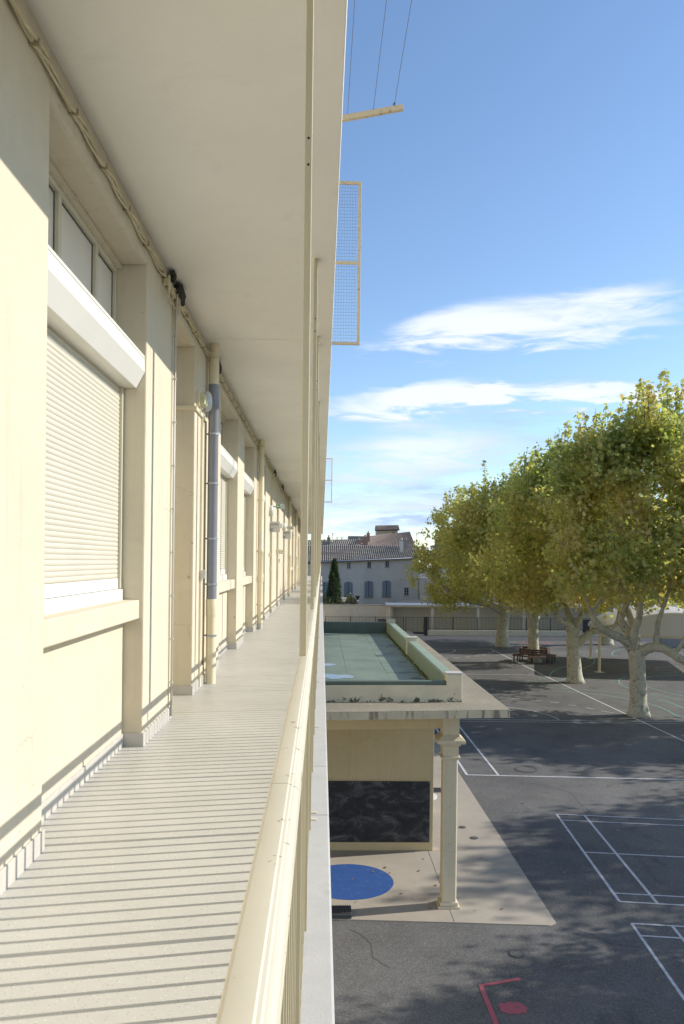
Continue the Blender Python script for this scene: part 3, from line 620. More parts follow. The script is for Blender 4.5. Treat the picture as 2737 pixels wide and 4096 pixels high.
for a, b, w in (((.165,8.005),(.185,8.03),.012),((.185,8.03),(.208,8.02),.007),((.18,8.026),(.155,8.02),.007),((.168,8.006),(.192,7.985),.009),((.192,7.985),(.185,7.96),.008),((.166,8.004),(.158,7.98),.009),((.158,7.98),(.138,7.972),.008)):
    q.add(bar((x0+a[0],22.198,a[1]),(x0+b[0],22.198,b[1]),.003,w).v, bar((0,0,0),(1,0,0),1,1).f)
q.lathe((x0+.194,22.198,8.036),[(.002,0),(.008,.004),(.008,.01),(.002,.014)],8); q.build('running_figure', 'green_sign', o)
o = thing('chrome_light', (XF, 30.1, 7.7), 'silver box light on an arm above the farther SORTIE board', 'lamp')
MB().box(-1.32, -1.07, 30.05, 30.18, 7.66, 7.79).build('box', 'chrome', o, bevel=.01); MB().box(-1.30, -1.09, 30.045, 30.051, 7.715, 7.73).build('strip', 'ink', o); MB().box(XF-.002, -1.315, 30.09, 30.13, 7.71, 7.75).build('arm', 'chrome', o)
for (y, x1, z0, h, w, mat, lab, cat) in ((22.42,-1.42,6.22,.10,.09,'conduit','small grey switch box on the wall below the nearer SORTIE board','switch'),(30.0,-1.415,6.28,.11,.09,'conduit','small grey switch box on the wall below the farther SORTIE board','switch'),
        (22.1,-1.41,6.60,.11,.08,'pipe_cream','cream junction box on the wall under the nearer SORTIE board','junction box'),(25.55,-1.30,6.72,.13,.10,'pipe_cream','cream door closer box jutting from the wall past the nearer SORTIE board','box'),
        (27.6,-1.33,6.72,.14,.10,'pipe_cream','second cream box jutting from the wall, farther along','box'),(27.3,-1.44,6.42,.13,.05,'red','tiny red alarm point on the gallery wall','alarm'),
        (27.9,-1.38,7.62,.17,.12,'plastic_white','small pale camera housing on the wall between the two SORTIE boards','camera')):
    tag(MB().box(XF-.003, x1, y-w/2, y+w/2, z0, z0+h).build('wall_box', mat, bevel=.01), lab, cat)
# bundle of cables under the ceiling
cb = thing('cable_bundle', (-1.44, 20, 9.0), 'sagging twisted bundle of cream cables clipped along the wall under the ceiling', 'cable')
def cable_path(y0, y1, ph, amp, off):
    P = []; y = y0
    while y < y1:
        s = abs(math.sin((y+.2)*math.pi/.62)); z = 9.055 - .022*s + off[1] + amp*math.sin(y*9+ph); x = XF+.022+off[0]+amp*math.cos(y*9+ph)
        if 9.85 < y < 10.2: x += .11*math.sin((y-9.85)/.35*math.pi)
        P.append((x, y, z)); y += .07 if y < 14 else .16
    return P
for ph, off, r_ in ((0,(0,0),.008),(2.1,(.006,.006),.010),(4.2,(.004,-.012),.007),(1.0,(.0,.018),.006)): MB().tube(cable_path(-1.5, 44, ph, .010, off), r_, 6).build('cable', 'cable', cb, smooth=True)
c0 = MB().box(XF-.003, XF+.052, .22, .235, 9.015, 9.028).box(XF+.044, XF+.052, .22, .235, 9.028, 9.05).build('clip', 'clip_olive', cb)
for k in range(1, 62): inst(c0, (0, .62*k, random.uniform(-.006, .006)))
def clutter(y, label, n=5, big=True):
    o = thing('cable_tangle', (XF, y, 8.95), label, 'cable', 'tangles on the cable run')
    for k in range(n):
        yy = y+random.uniform(-.25,.35); rr = random.uniform(.05,.10); zc = 9.03-rr*random.uniform(.3,1.0); xx = XF+random.uniform(.015,.06); tilt = random.uniform(-.5,.5)
        MB().tube([(xx+rr*.4*math.sin(q*.7)*tilt, yy+rr*math.sin(q*.7), zc+rr*math.cos(q*.7)) for q in range(10)], .006, 6).build('loop', 'cable', o, smooth=True)
    MB().lathe((XF+.03, y-.22, 8.98), [(.028,0),(.032,.005),(.032,.045),(.026,.05)], 14).build('junction_box', 'cable', o, smooth='auto')
    def blob(c, r, seed, mat='foam'):
        R = random.Random(seed); m = MB(); n1, n2 = 7, 10; vs = []
        for i in range(n1+1):
            for j in range(n2):
                th = math.pi*i/n1; ph = 2*math.pi*j/n2; q = 1+R.uniform(-.28,.28)
                vs.append((c[0]+r[0]*q*math.sin(th)*math.cos(ph), c[1]+r[1]*q*math.sin(th)*math.sin(ph), c[2]+r[2]*q*math.cos(th)))
        m.add(vs, [(i*n2+j, i*n2+(j+1) % n2, (i+1)*n2+(j+1) % n2, (i+1)*n2+j) for i in range(n1) for j in range(n2)]); return m.build('foam_lump', mat, o)
    if big: blob((XF+.045, y+.42, 9.10), (.04,.17,.085), 3); blob((XF+.04, y+.05, 9.14), (.03,.08,.05), 5)
    else: blob((XF+.05, y+.1, 9.08), (.045,.12,.09), 8)
    for k in range(3): MB().box(XF+.02, XF+.045, y-.1+.13*k, y-.04+.13*k, 8.99, 9.03).build('connector', 'cable', o, bevel=.004)
clutter(7.45, 'tangle of loose cables, connectors and dark foam above the conduit', 6); clutter(10.6, 'small dark foam lump on the cable run just past the grey pipe', 2, False)
clutter(23.6, 'tangle of coiled cable high on the wall above the exit sign', 4, False); clutter(28.3, 'farthest tangle of coiled cable high on the wall', 4, False)

# ------------------------------------------------------------------ things fixed outside the upper gallery
o = thing('clothes_rack', (.3, 7.1, 10.4), 'cream steel arm with three clothes lines, jutting out overhead', 'clothes rack')
bar((-.02,7.1,10.41),(.68,7.1,10.555),.045,.045).build('arm', 'rust_paint', o, bevel=.003); MB().box(-.02, .06, 7.07, 7.13, 10.395, 10.43).build('bracket', 'rust_paint', o)
bar((-.02,-1.0,10.41),(.68,-1.0,10.555),.045,.045).build('arm', 'rust_paint', o, bevel=.003)
for x in (.185, .415, .60):
    z = 10.41+(x+.02)*.207+.028
    MB().tube([(x,7.1,z-.02),(x,7.09,z),(x+.004,5.5,z-.010),(x,3,z-.014),(x,-1.0,z)], .0022, 5).build('clothes_line', 'iron', o)
    MB().lathe((x,7.1,z-.012), [(.004,0),(.008,.006),(.004,.022)], 8).build('eyelet', 'iron', o)
MB().tube([(.60,7.1,10.56),(.592,7.095,10.585),(.61,7.09,10.60),(.605,7.1,10.575)], .005, 6).build('knot', 'iron', o)
def screen(y, label, step=.041):
    o = thing('mesh_screen', (.2, y, CE), label, 'screen', 'wire mesh screens on the upper gallery')
    x0, x1, z0, z1 = -.62, .445, CE+.005, 11.25; fw = .035
    f = MB(); f.box(x1-fw, x1, y, y+fw, z0, z1); f.box(x0, x0+fw, y, y+fw, z0+.26, z1)
    for z in (z1-fw, 10.215): f.box(x0+fw, x1-fw, y+.001, y+fw-.001, z, z+fw)
    f.box(.10, x1-fw, y+.001, y+fw-.001, z0+.001, z0+fw)
    f.build('frame', 'rust_paint', o, bevel=.003)
    m = MB(); x = .07
    while x < x1-fw: m.box(x-.0014, x+.0014, y+.016, y+.019, z0+.01, z1-.02); x += step*.82
    z = z0+.04
    while z < z1-.03: m.box(.098 if z < CE+.28 else x0+.02, x1-.02, y+.019, y+.022, z-.0014, z+.0014); z += step
    tag(m.build('wire_mesh', 'clamp', o), kind='stuff')
screen(9.95, 'nearer wire mesh privacy screen in a rusty cream frame, standing out from the upper floor'); screen(36.9, 'far wire mesh privacy screen, small against the sky beside the gallery', .06)

# ================================================================== the courtyard pavilion
pv = thing('pavilion', (1.2, 22, 0), 'low flat roofed pavilion with green roof, lichen covered eaves and square columns', 'pavilion')
ZB, ZT = 3.72, 3.86
es = MB(); es.add([(-.6,13.80,ZB),(3.415,14.22,ZB),(3.415,30.2,ZB),(-.6,30.2,ZB),(-.6,13.80,ZT),(3.415,14.22,ZT),(3.415,30.2,ZT),(-.6,30.2,ZT)], [(3,2,1,0),(0,1,5,4),(1,2,6,5),(2,3,7,6),(3,0,4,7)]); es.build('eave_slab', 'eave_face', pv)
MB().add([(-.6,13.80,ZT+.003),(3.415,14.22,ZT+.003),(3.415,30.2,ZT+.003),(-.6,30.2,ZT+.003)], [(0,1,2,3)]).build('eave_top', 'eave', pv)
MB().add([(-.6,14.80,ZT+.001),(2.42,14.975,ZT+.001),(2.42,15.13,ZT+.001),(-.6,15.0,ZT+.001),(-.6,14.80,4.175),(2.42,14.975,4.175),(2.42,15.13,4.175),(-.6,15.0,4.175)], [(3,2,1,0),(4,5,6,7),(0,1,5,4),(1,2,6,5),(2,3,7,6),(3,0,4,7)]).build('parapet', 'parapet_cream', pv)
MB().add([(-.6,14.83,4.176),(2.40,15.0,4.176),(2.40,15.17,4.176),(-.6,15.03,4.176),(-.6,14.83,4.25),(2.40,15.0,4.25),(2.40,15.17,4.25),(-.6,15.03,4.25)], [(3,2,1,0),(4,5,6,7),(0,1,5,4),(1,2,6,5),(2,3,7,6),(3,0,4,7)]).build('parapet_flashing', 'membrane_dark', pv, bevel=.008)
MB().box(2.47, 2.66, 15.2, 28.9, ZT+.001, 4.27).build('parapet', 'parapet_cream', pv)
yy = 15.17; k = 0
while yy < 28.7:
    yb = min(yy+1.05, 28.75)
    MB().prism([(2.405,3.90),(2.468,3.90),(2.468,4.272),(2.64,4.272),(2.64,4.305),(2.44,4.305),(2.405,4.285)], yy+.004, yb-.004).build('parapet_flashing', 'membrane_side', pv, bevel=.006); yy = yb
MB().box(-.6, 2.66, 28.75, 28.95, ZT+.001, 4.30).build('parapet', 'membrane_dark', pv, bevel=.01)
# roof membrane in lapped sheets
for i, (xa, xb) in enumerate(((-.6,.62),(.62,1.55),(1.55,2.41))):
    ycut = [15.10, 17.9+.4*i, 21.3-.3*i, 24.6+.5*i, 28.76]
    for j in range(4): MB().box(xa, xb-.005, ycut[j], ycut[j+1]-.006, ZT+.004, 3.892+.003*((i+j) % 2)).build('membrane_sheet', 'membrane', pv, bevel=.002)
def patch(c, rx, ry, z, name, mat, parent, seed, k=26, rag=.3):
    R = random.Random(seed); ph = [R.uniform(0, 6) for _ in range(4)]
    vs = []
    for i in range(k):
        a = 2*math.pi*i/k; q = 1+rag*.5*(math.sin(2*a+ph[0])*.5+math.sin(3*a+ph[1])*.4+math.sin(5*a+ph[2])*.3+math.sin(9*a+ph[3])*.15)
        vs.append((c[0]+rx*q*math.cos(a), c[1]+ry*q*math.sin(a), z))
    return MB().add(vs, [tuple(range(k))]).build(name, mat, parent)
q = onz(R5(100,1324), 3.8985); patch(q[:2], .34, .42, 3.8985, 'puddle', 'water', pv, 7, rag=.6); q = onz(R5(62,1274), 3.8985); patch(q[:2], .20, .25, 3.8985, 'puddle', 'water', pv, 4)
# moss along the foot of the parapet and dirt
mo = MB()
for k in range(240):
    y = random.uniform(15.4, 28.6); w = abs(random.gauss(0, .05)); x = 2.40-w; r_ = random.uniform(.015, .04)*(1.5 if w < .04 else .8); z = 3.893+max(0, .05-w)*.6
    mo.lathe((x, y, z-.01), [(r_, 0), (r_*.8, .012), (r_*.3, .022)], 6)
tag(mo.build('moss', 'moss', pv), kind='stuff')
for k, (x, y) in enumerate(((2.12,20.6),(2.0,22.6),(2.2,24.6),(2.0,18.7),(2.15,17.8))): patch((x,y), .15, .11, 3.8982+.0001*k, 'dirt_patch', 'membrane_dark', pv, 20+k, rag=.9)
def column(y, ylab):
    x0, x1 = 2.31, 2.61; ym = y+.15; xm = (x0+x1)/2
    c = MB().box(x0+.012, x1-.012, y+.012, y+.288, .10, 2.84).build('column', 'column', pv, bevel=.022, seg=1)
    MB().box(x0-.06, x1+.05, y-.03, y+.33, .018, .055).build('plinth', 'column', c, bevel=.006); MB().box(x0-.025, x1+.02, y-.012, y+.312, .055, .13).build('base', 'column', c, bevel=.015)
    MB().box(x0-.03, x1+.03, y-.03, y+.33, 2.815, 2.86).build('neck_ring', 'column', c, bevel=.008); MB().box(x0+.002, x1-.002, y+.002, y+.298, 2.86, 3.06).build('neck', 'column', c)
    MB().box(x0-.035, x1+.035, y-.035, y+.335, 3.06, 3.115).build('ovolo', 'column', c, bevel=.02)
    q = MB(); a = .11; vs = []
    for e, z in ((a, 3.115), (a, 3.175), (-.005, 3.27)): vs += [(x0-e, y-e, z), (x1+e, y-e, z), (x1+e, y+.30+e, z), (x0-e, y+.30+e, z)]
    q.add(vs, [(3,2,1,0),(0,1,5,4),(1,2,6,5),(2,3,7,6),(3,0,4,7),(4,5,9,8),(5,6,10,9),(6,7,11,10),(7,4,8,11),(8,9,10,11)]).build('capital', 'column', c, bevel=.004)
    MB().box(x0-.005, x1+.005, y-.005, y+.305, 3.27, ZB+.001).build('impost', 'column', c)
    b = MB().box(2.385, 2.68, y+.125, y+.40, ZT+.001, 4.385).build('parapet_block', 'parapet_cream', pv, bevel=.012)
    MB().box(2.375, 2.69, y+.115, y+.41, 4.386, 4.41).build('block_cap', 'ledge', b, bevel=.006)
for y in (14.85, 21.85, 28.6): column(y, '')
MB().add([(-.6,14.62,3.385),(2.31,14.87,3.385),(2.31,15.10,3.385),(-.6,14.85,3.385),(-.6,14.62,ZB+.001),(2.31,14.87,ZB+.001),(2.31,15.10,ZB+.001),(-.6,14.85,ZB+.001)], [(3,2,1,0),(4,5,6,7),(0,1,5,4),(1,2,6,5),(2,3,7,6),(3,0,4,7)]).build('beam', 'wall_pavilion', pv)
MB().box(2.36, 2.57, 15.16, 28.5, 3.40, ZB+.001).build('beam', 'wall_pavilion', pv)
MB().box(-1.5, 2.57, 17.83, 18.05, .018, ZB+.001).build('cross_wall', 'wall_pavilion', pv, bevel=.008)
bb = thing('blackboard', (1.3, 17.82, .22), 'large chalk smeared blackboard fixed to the pavilion wall', 'blackboard')
MB().box(-.9, 2.485, 17.795, 17.829, .215, 1.575).build('panel', 'chalkboard', bb, bevel=.003)
for x in (.75, 1.55, 2.45): MB().box(x-.007, x+.007, 17.791, 17.796, 1.545, 1.559).build('screw', 'clamp', bb)
for k in range(16):                           # half rubbed out chalk scrawl
    x = random.uniform(.75, 1.75); z = random.uniform(.85, 1.2); q = [(x+.03*math.sin(t*1.3+k)+t*.012, 17.7935, z-.03*t+.02*math.sin(t*2+k)) for t in range(5)]
    m = MB(); w = .005
    for a, b in zip(q[:-1], q[1:]): m.add([(a[0]-w,a[1],a[2]),(b[0]-w,b[1],b[2]),(b[0]+w,b[1],b[2]),(a[0]+w,a[1],a[2])], [(0,1,2,3)])
    m.build('chalk_mark', 'chalk', bb)
# small things on the ground around it
def cover(p, r, label, cat, name='manhole_cover', mat='iron', sq=False):
    o = thing(name, (p[0], p[1], 0), label, cat)
    z = .02 if p[0] < 4.3 and p[1] > 14.2 else 0
    if sq: MB().box(p[0]-r[0], p[0]+r[0], p[1]-r[1], p[1]+r[1], z+.001, z+.014).build('frame', mat, o, bevel=.004); [MB().box(p[0]-r[0]+.03, p[0]+r[0]-.03, p[1]-r[1]+.03+.05*k, p[1]-r[1]+.05+.05*k, z+.014, z+.02).build('slat', 'steel_dark', o) for k in range(int((2*r[1]-.04)/.05))]
    else:
        MB().lathe((p[0],p[1],z), [(r,0),(r,.010),(r*.86,.012)], 28).build('ring', mat, o, smooth='auto'); MB().lathe((p[0],p[1],z+.0125), [(r*.82,0),(r*.82,.004),(r*.5,.0045)], 28).build('lid', 'asphalt' if r > .11 else mat, o, smooth='auto')
cover((6.49,24.9), .36, 'round asphalt filled manhole cover out on the court', 'manhole', mat='asphalt_dark'); cover((3.31,13.15), .13, 'small round cover set in the dark asphalt near the red bracket', 'manhole', mat='asphalt_dark')
cover((3.52,19.4), .085, 'small round drain cover in the apron, farther of the two', 'drain', 'drain_cover'); cover((3.66,18.65), .095, 'small round drain cover in the apron, nearer of the two', 'drain', 'drain_cover')
cover((3.34,22.55), (.26,.22), 'square iron grating in the apron behind the pavilion column', 'grating', 'drain_grating', sq=True)
o = thing('rubber_ramp', (.3, 14.62, 0), 'black rubber ramp block with a pitted top beside the gallery edge', 'ramp')
MB().box(-.35, .62, 14.42, 14.80, .02, .10).build('block', 'rubber', o, bevel=.012)
r0 = MB().box(-.33, -.31, 14.45, 14.785, .10, .112).build('rib', 'rubber', o)
for k in range(1, 24): inst(r0, (.0395*k, 0, 0))
for k in range(8): MB().box(-.33, .60, 14.45+.042*k, 14.465+.042*k, .1, .109).build('cross_rib', 'rubber', o)
o = thing('white_basin', (2.75, 20.5, 0), 'white rounded basin just showing behind the pavilion wall', 'basin')
MB().lathe((2.70,20.7,.018), [(.18,0),(.2,.02),(.22,.25),(.36,.34),(.38,.36),(.38,.40),(.34,.41)], 24).build('bowl', 'white_paint', o, smooth='auto')

# ================================================================== trees
def noise3(P, seed, f):
    R = np.random.default_rng(seed); out = np.zeros(len(P))
    for k in range(5):
        w = R.normal(size=3)*f*(1+.6*k); out += np.sin(P @ w + R.uniform(0, 6.28))/(1+.4*k)
    return out
LEAF = np.array([(0,0,0),(-.50,.30,.05),(-.26,.46,.0),(-.42,.78,.04),(-.10,.66,0),(0,1.05,-.05),(.10,.66,0),(.42,.78,.04),(.26,.46,.0),(.50,.30,.05)])
def leaf_mesh(name, P, size, up, mat, tone, shape=LEAF, droop=.35, seed=1):
    R = np.random.default_rng(seed); n = len(P); k = len(shape)
    nrm = R.normal(size=(n,3)) + up; nrm /= np.linalg.norm(nrm, axis=1)[:,None]
    t = R.normal(size=(n,3)); t[:,2] -= droop*2; t -= nrm*(t*nrm).sum(1)[:,None]; t /= np.linalg.norm(t, axis=1)[:,None]
    s = np.cross(nrm, t); sz = size*R.uniform(.5, 1.35, n)
    V = P[:,None,:] + sz[:,None,None]*(shape[None,:,0,None]*s[:,None,:] + shape[None,:,1,None]*t[:,None,:] + shape[None,:,2,None]*nrm[:,None,:])
    me = bpy.data.meshes.new(name); me.vertices.add(n*k); me.vertices.foreach_set('co', V.reshape(-1).astype(np.float32))
    me.loops.add(n*k); me.loops.foreach_set('vertex_index', np.arange(n*k, dtype=np.int32))
    me.polygons.add(n); me.polygons.foreach_set('loop_start', np.arange(0, n*k, k, dtype=np.int32)); me.polygons.foreach_set('loop_total', np.full(n, k, dtype=np.int32))
    at = me.attributes.new('tone', 'FLOAT', 'POINT'); at.data.foreach_set('value', np.repeat(np.clip(tone, 0, 1), k).astype(np.float32))
    me.update(); me.validate(); me.materials.append(MATS[mat]); return me
def grow(m, p, d, r, L, lev, R, tips, up=.25):
    n = 5; P = [Vector(p)]; d = Vector(d).normalized()
    for i in range(n):
        d = (d + Vector((R.gauss(0,.16), R.gauss(0,.16), R.gauss(0,.10)+up*.25))).normalized(); P.append(P[-1]+d*L/n)
    r1 = r*.55; m.tube(P, [r+(r1-r)*i/n for i in range(n+1)], 8 if lev < 2 else 5)
    tips.append((tuple(P[-1]), lev))
    if lev < 3:
        for k in range(3 if lev == 0 else 2):
            q = P[R.randint(3, n)]; dd = (d + Vector((R.gauss(0,.55), R.gauss(0,.55), R.gauss(.2,.35)))).normalized(); grow(m, q, dd, r1*.85, L*R.uniform(.62,.85), lev+1, R, tips, up)
def plane_tree(base, zfork, r0, lobes, limbs, label, seed, n_leaf, group, shoots=60, top=None, tonebias=0.):
    R = random.Random(seed); x, y = base
    o = thing('plane_tree', (x, y, 0), label, 'tree', group)
    tr = MB(); n = 14; P = []; rr = []
    for i in range(n+1):
        q = i/n; P.append((x+.08*math.sin(q*3+seed), y+.05*math.sin(q*4), -.05+zfork*1.06*q)); fl = .45*math.exp(-q*9); rr.append(r0*(1+fl)*(1-.12*q)*(1+.03*math.sin(q*17+seed)) * (1.12 if q > .9 else 1))
    tr.tube(P, rr, 16)
    b = tr.build('trunk', 'bark', o, smooth=True)
    br = MB(); tips = []
    for pts, a0, a1 in limbs:
        pts = [Vector(p) for p in pts]; S = [tuple(p) for p in pts]; q = []
        for i in range(len(S)-1):
            for j in range(4):
                t_ = j/4; p0 = np.array(S[max(i-1,0)]); p1 = np.array(S[i]); p2 = np.array(S[i+1]); p3 = np.array(S[min(i+2,len(S)-1)])
                q.append(tuple(.5*((2*p1)+(-p0+p2)*t_+(2*p0-5*p1+4*p2-p3)*t_*t_+(-p0+3*p1-3*p2+p3)*t_**3)))
        q.append(S[-1]); br.tube(q, [(a0+(a1-a0)*i/(len(q)-1))*(1+.09*math.sin(i*1.9+seed)) for i in range(len(q))], 10)
        d = (pts[-1]-pts[-2]).normalized()
        for k in range(1): grow(br, pts[-1], d+Vector((R.gauss(0,.4), R.gauss(0,.4), .5+R.random()*.5)), a1*.85, 2.0, 1, R, tips, .6)
        for f in (.75,):
            i = int(len(q)*f); grow(br, q[i], Vector((R.gauss(0,.5), R.gauss(0,.5), 1)), a1*.7, 2.0, 1, R, tips, .6)
    br.build('limbs', 'bark', o, smooth=True)
    # foliage: leaves through the volume of the lobes, thinner inside, broken by gaps, with shoots at the top
    C = np.array([l[0] for l in lobes]); Q = np.array([l[1] for l in lobes]); wgt = Q.prod(1)**(2/3); wgt /= wgt.sum()
    g_ = np.random.default_rng(seed); pts = []
    need = n_leaf
    while need > 0:
        m_ = int(need*2.2)+1000; k = g_.choice(len(lobes), m_, p=wgt); d = g_.normal(size=(m_,3)); d /= np.linalg.norm(d, axis=1)[:,None]
        rr_ = g_.uniform(.10, 1.0, m_)**.45*(1+.10*g_.normal(size=m_)); p = C[k]+Q[k]*d*rr_[:,None]
        nz_ = noise3(p, seed, 1.1)+.7*noise3(p, seed+5, 2.6)+.5*noise3(p, seed+9, 5.5)
        keep = nz_ > g_.normal(.05, .40, m_)
        # drop what falls deep inside another lobe, most of what hangs low near the trunk
        deep = np.zeros(m_, bool)
        for j in range(len(lobes)):
            e = (((p-C[j])/Q[j])**2).sum(1); deep |= e < .28
        keep &= ~(deep & (g_.random(m_) < .8)); p = p[keep]; pts.append(p[:need]); need -= len(pts[-1])
    P_ = np.concatenate(pts)
    sh = []; tw = MB()
    for k in range(shoots):
        j = g_.choice(len(lobes), p=wgt); a = g_.uniform(0, 6.28); e = g_.uniform(.0, .75)
        s0 = C[j]+Q[j]*np.array([e*math.cos(a), e*math.sin(a), math.sqrt(max(0, 1-e*e))*.93]); L = g_.uniform(.8, 2.0); dr = np.array([g_.normal(0,.16), g_.normal(0,.16), 1.0])
        s0 = s0-dr*.5
        tw.tube([tuple(s0), tuple(s0+dr*L*.5+g_.normal(0,.03,3)), tuple(s0+dr*L*1.1)], [.016,.011,.005], 4)
        m2 = int(24*L); tt = g_.uniform(.1, 1.12, m2); sh.append(s0+dr*L*tt[:,None]+g_.normal(0, 1, (m2,3))*(.17*(1.2-tt*.85))[:,None])
    if sh: P_ = np.concatenate([P_]+sh)
    tag(tw.build('twigs', 'twig', o), kind='stuff')
    zmin, zmax = P_[:,2].min(), P_[:,2].max()
    tone = .49+tonebias+.13*noise3(P_, seed+3, .9)+.05*noise3(P_, seed+4, 2.5)+g_.normal(0, .15, len(P_))-.25*((P_[:,2]-zmin)/(zmax-zmin)-.4)
    me = leaf_mesh('crown', P_-np.array([x, y, 0]), .20, np.array([.25, -.25, .9]), 'plane_leaf', tone, seed=seed)
    c = bpy.data.objects.new('crown', me); COL.objects.link(c); c.parent = o; ORG[c.name] = (x, y, 0)
    return o
def L4(y, *ps): return [ony(B4(*p), y+(dy if len(ps) > 2 else 0)) for p, dy in [(q[:2], q[2] if len(q) > 2 else 0) for q in ps]]
def lobeset(x, y, zlo, zhi, r, seed, n=11, flat=1.0):
    R = random.Random(seed); out = [((x, y, zlo+(zhi-zlo)*.52), (r*.72, r*.72, (zhi-zlo)*.46))]
    for k in range(n):
        a = 2*math.pi*k/n+R.uniform(-.3,.3); h = R.uniform(.12, .78); q = math.sin(math.pi*min(.97, .22+h*.72))**.7
        rr = r*.62*q; z = zlo+(zhi-zlo)*h; s = r*R.uniform(.30, .42)
        out.append(((x+rr*math.cos(a), y+rr*math.sin(a), z), (s, s, s*R.uniform(.75, 1.05))))
    for k in range(4):
        a = R.uniform(0, 6.28); rr = r*R.uniform(.05,.33); s = r*R.uniform(.24,.34); out.append(((x+rr*math.cos(a), y+rr*math.sin(a), zhi-s*1.15), (s*.85, s*.85, s*1.2)))
    return out
Y_ = 33.9
limbs1 = [(L4(Y_, (1165,790), (1230,745,-.2), (1300,722,-.5), (1400,735,-.8), (1500,800,-1.1), (1590,850,-1.3)), .25, .15),
          (L4(Y_, (1110,720), (1060,660,-.2), (940,605,-.4), (850,550,-.6), (795,470,-.7), (805,390,-.7)), .21, .11),
          (L4(Y_, (1140,760), (1110,620,.2), (1065,550,.3), (1030,480,.3), (1070,380,.4), (1050,240,.5)), .24, .09),
          (L4(Y_, (1150,760), (1135,620,-.3), (1180,490,-.4), (1200,350,-.5), (1240,180,-.6)), .20, .08),
          (L4(Y_, (1320,722,-.5), (1335,620,-.6), (1350,500,-.8), (1385,400,-.9), (1440,240,-1.0)), .13, .07),
          ([(13.6,33.9,2.7),(13.9,34.9,3.5),(14.0,36.2,4.6),(14.1,37.0,6.2)], .2, .09)]
lob1 = lobeset(13.9, 33.9, 4.5, 13.0, 4.8, 11, 14)+[((17.2,33.0,6.4),(2.0,2.0,1.5)),((16.9,32.8,8.5),(2.4,2.4,2.4)),((10.8,33.2,6.2),(1.6,1.6,1.5)),((12.0,31.6,6.3),(1.9,1.9,1.6)),((14.6,30.8,6.9),(2.1,2.1,1.7)),((11.4,33.4,9.0),(2.2,2.2,2.2)),((15.9,31.6,7.2),(2.2,2.2,2.0)),((17.6,35.0,5.6),(2.0,2.0,1.5))]
GR1 = 'plane trees in the row across the courtyard'
plane_tree((13.62,33.9), 2.75, .36, lob1, limbs1, 'nearest and tallest plane tree with a thick forked trunk beside the white line', 1, 46000, GR1, 170)
Y_ = 43.2
limbs2 = [(L4(Y_, (655,680), (630,600,-.2), (590,530,-.4), (520,495,-.6), (480,430,-.7)), .24, .12), (L4(Y_, (675,690), (720,640,-.2), (790,590,-.3), (880,575,-.4), (1000,525,-.5), (1030,420,-.5)), .23, .11),
          ([(13.9,43.2,2.9),(13.7,44.0,3.9),(13.5,44.8,5.4),(13.6,45.0,7)], .2, .09), ([(13.9,43.2,2.9),(14.3,43.0,4.2),(14.5,43.1,6.0)], .18, .08)]
plane_tree((13.86,43.2), 2.95, .38, lobeset(13.6, 43.2, 4.2, 12.7, 5.1, 22, 12)+[((11.3,41.8,5.5),(2.0,2.0,1.6)),((13.6,40.2,6.0),(2.2,2.2,1.7)),((9.8,42.6,6.8),(2.0,2.0,1.8)),((16.4,41,6.4),(2.2,2.2,1.8)),((18.0,43.4,5.6),(2.3,2.3,1.6)),((17.3,40.4,5.4),(2.0,2.0,1.4))], limbs2, 'second plane tree of the row, leaning fork above the green track', 2, 40000, GR1, 140)
Y_ = 52.2
limbs3 = [(L4(Y_, (285,560), (262,500,-.2), (250,440,-.3), (215,360,-.4)), .22, .12), (L4(Y_, (295,560), (310,470,.2), (300,390,.3), (330,300,.4)), .2, .1), ([(14.1,52.2,3),(15,52.5,3.8),(16.2,52.4,4.8)], .18, .09), ([(14.1,52.2,3),(14.2,53.2,4),(14.0,54.5,5)], .18, .09)]
plane_tree((14.1,52.2), 3.0, .36, lobeset(13.4, 52.2, 4.3, 12.2, 5.7, 33, 13)+[((11.4,50.2,5.3),(2.2,2.2,1.6)),((14.2,49.0,5.7),(2.3,2.3,1.7)),((9.3,51.6,6.6),(2.2,2.2,1.8)),((9.9,51.8,8.8),(2.0,2.0,1.8)),((18.3,51.6,5.6),(2.3,2.3,1.6))], limbs3, 'third plane tree of the row, ringed by the hexagonal bench', 3, 37000, GR1, 130)
limbs4 = [([(14.18,61.5,2.6),(12.9,61.2,3.3),(11.2,60.9,3.6),(9.6,60.6,4.4),(8.8,60.5,5.6)], .3, .12), ([(14.18,61.5,2.8),(15.6,61.4,3.5),(17.4,61.2,3.9),(18.6,61,5)], .28, .12),
          ([(14.18,61.5,2.8),(14.2,62.6,4),(13.9,63.6,5.5)], .26, .1), ([(14.18,61.5,2.8),(13.6,60.6,4),(13.0,60.2,5.6)], .26, .1), ([(14.18,61.5,2.8),(14.9,61,4.4),(15,60.8,6)], .24, .1)]
lob4 = lobeset(13.4, 61.5, 4.0, 11.2, 6.6, 44, 15)+[((8.3,60.8,5.6),(1.9,1.9,1.6)),((8.9,61,7.6),(1.9,1.9,1.7)),((10.4,61,9.2),(1.9,1.9,1.7))]
plane_tree((14.18,61.5), 2.8, .48, lob4, limbs4, 'farthest plane tree of the row, its wide crown reaching toward the old house', 4, 38000, GR1, 130)
GR2 = 'plane trees of the second row'
def gl(x, y, s):
    R = random.Random(s); return [([(x,y,2.7),(x+q[0]*.9,y+q[1]*.9,3.6),(x+q[0]*1.9,y+q[1]*1.9,4.6),(x+q[0]*2.2,y+q[1]*2.2,6)], .24, .1) for q in [(math.cos(a), math.sin(a)) for a in [k*1.5+R.random() for k in range(4)]]]
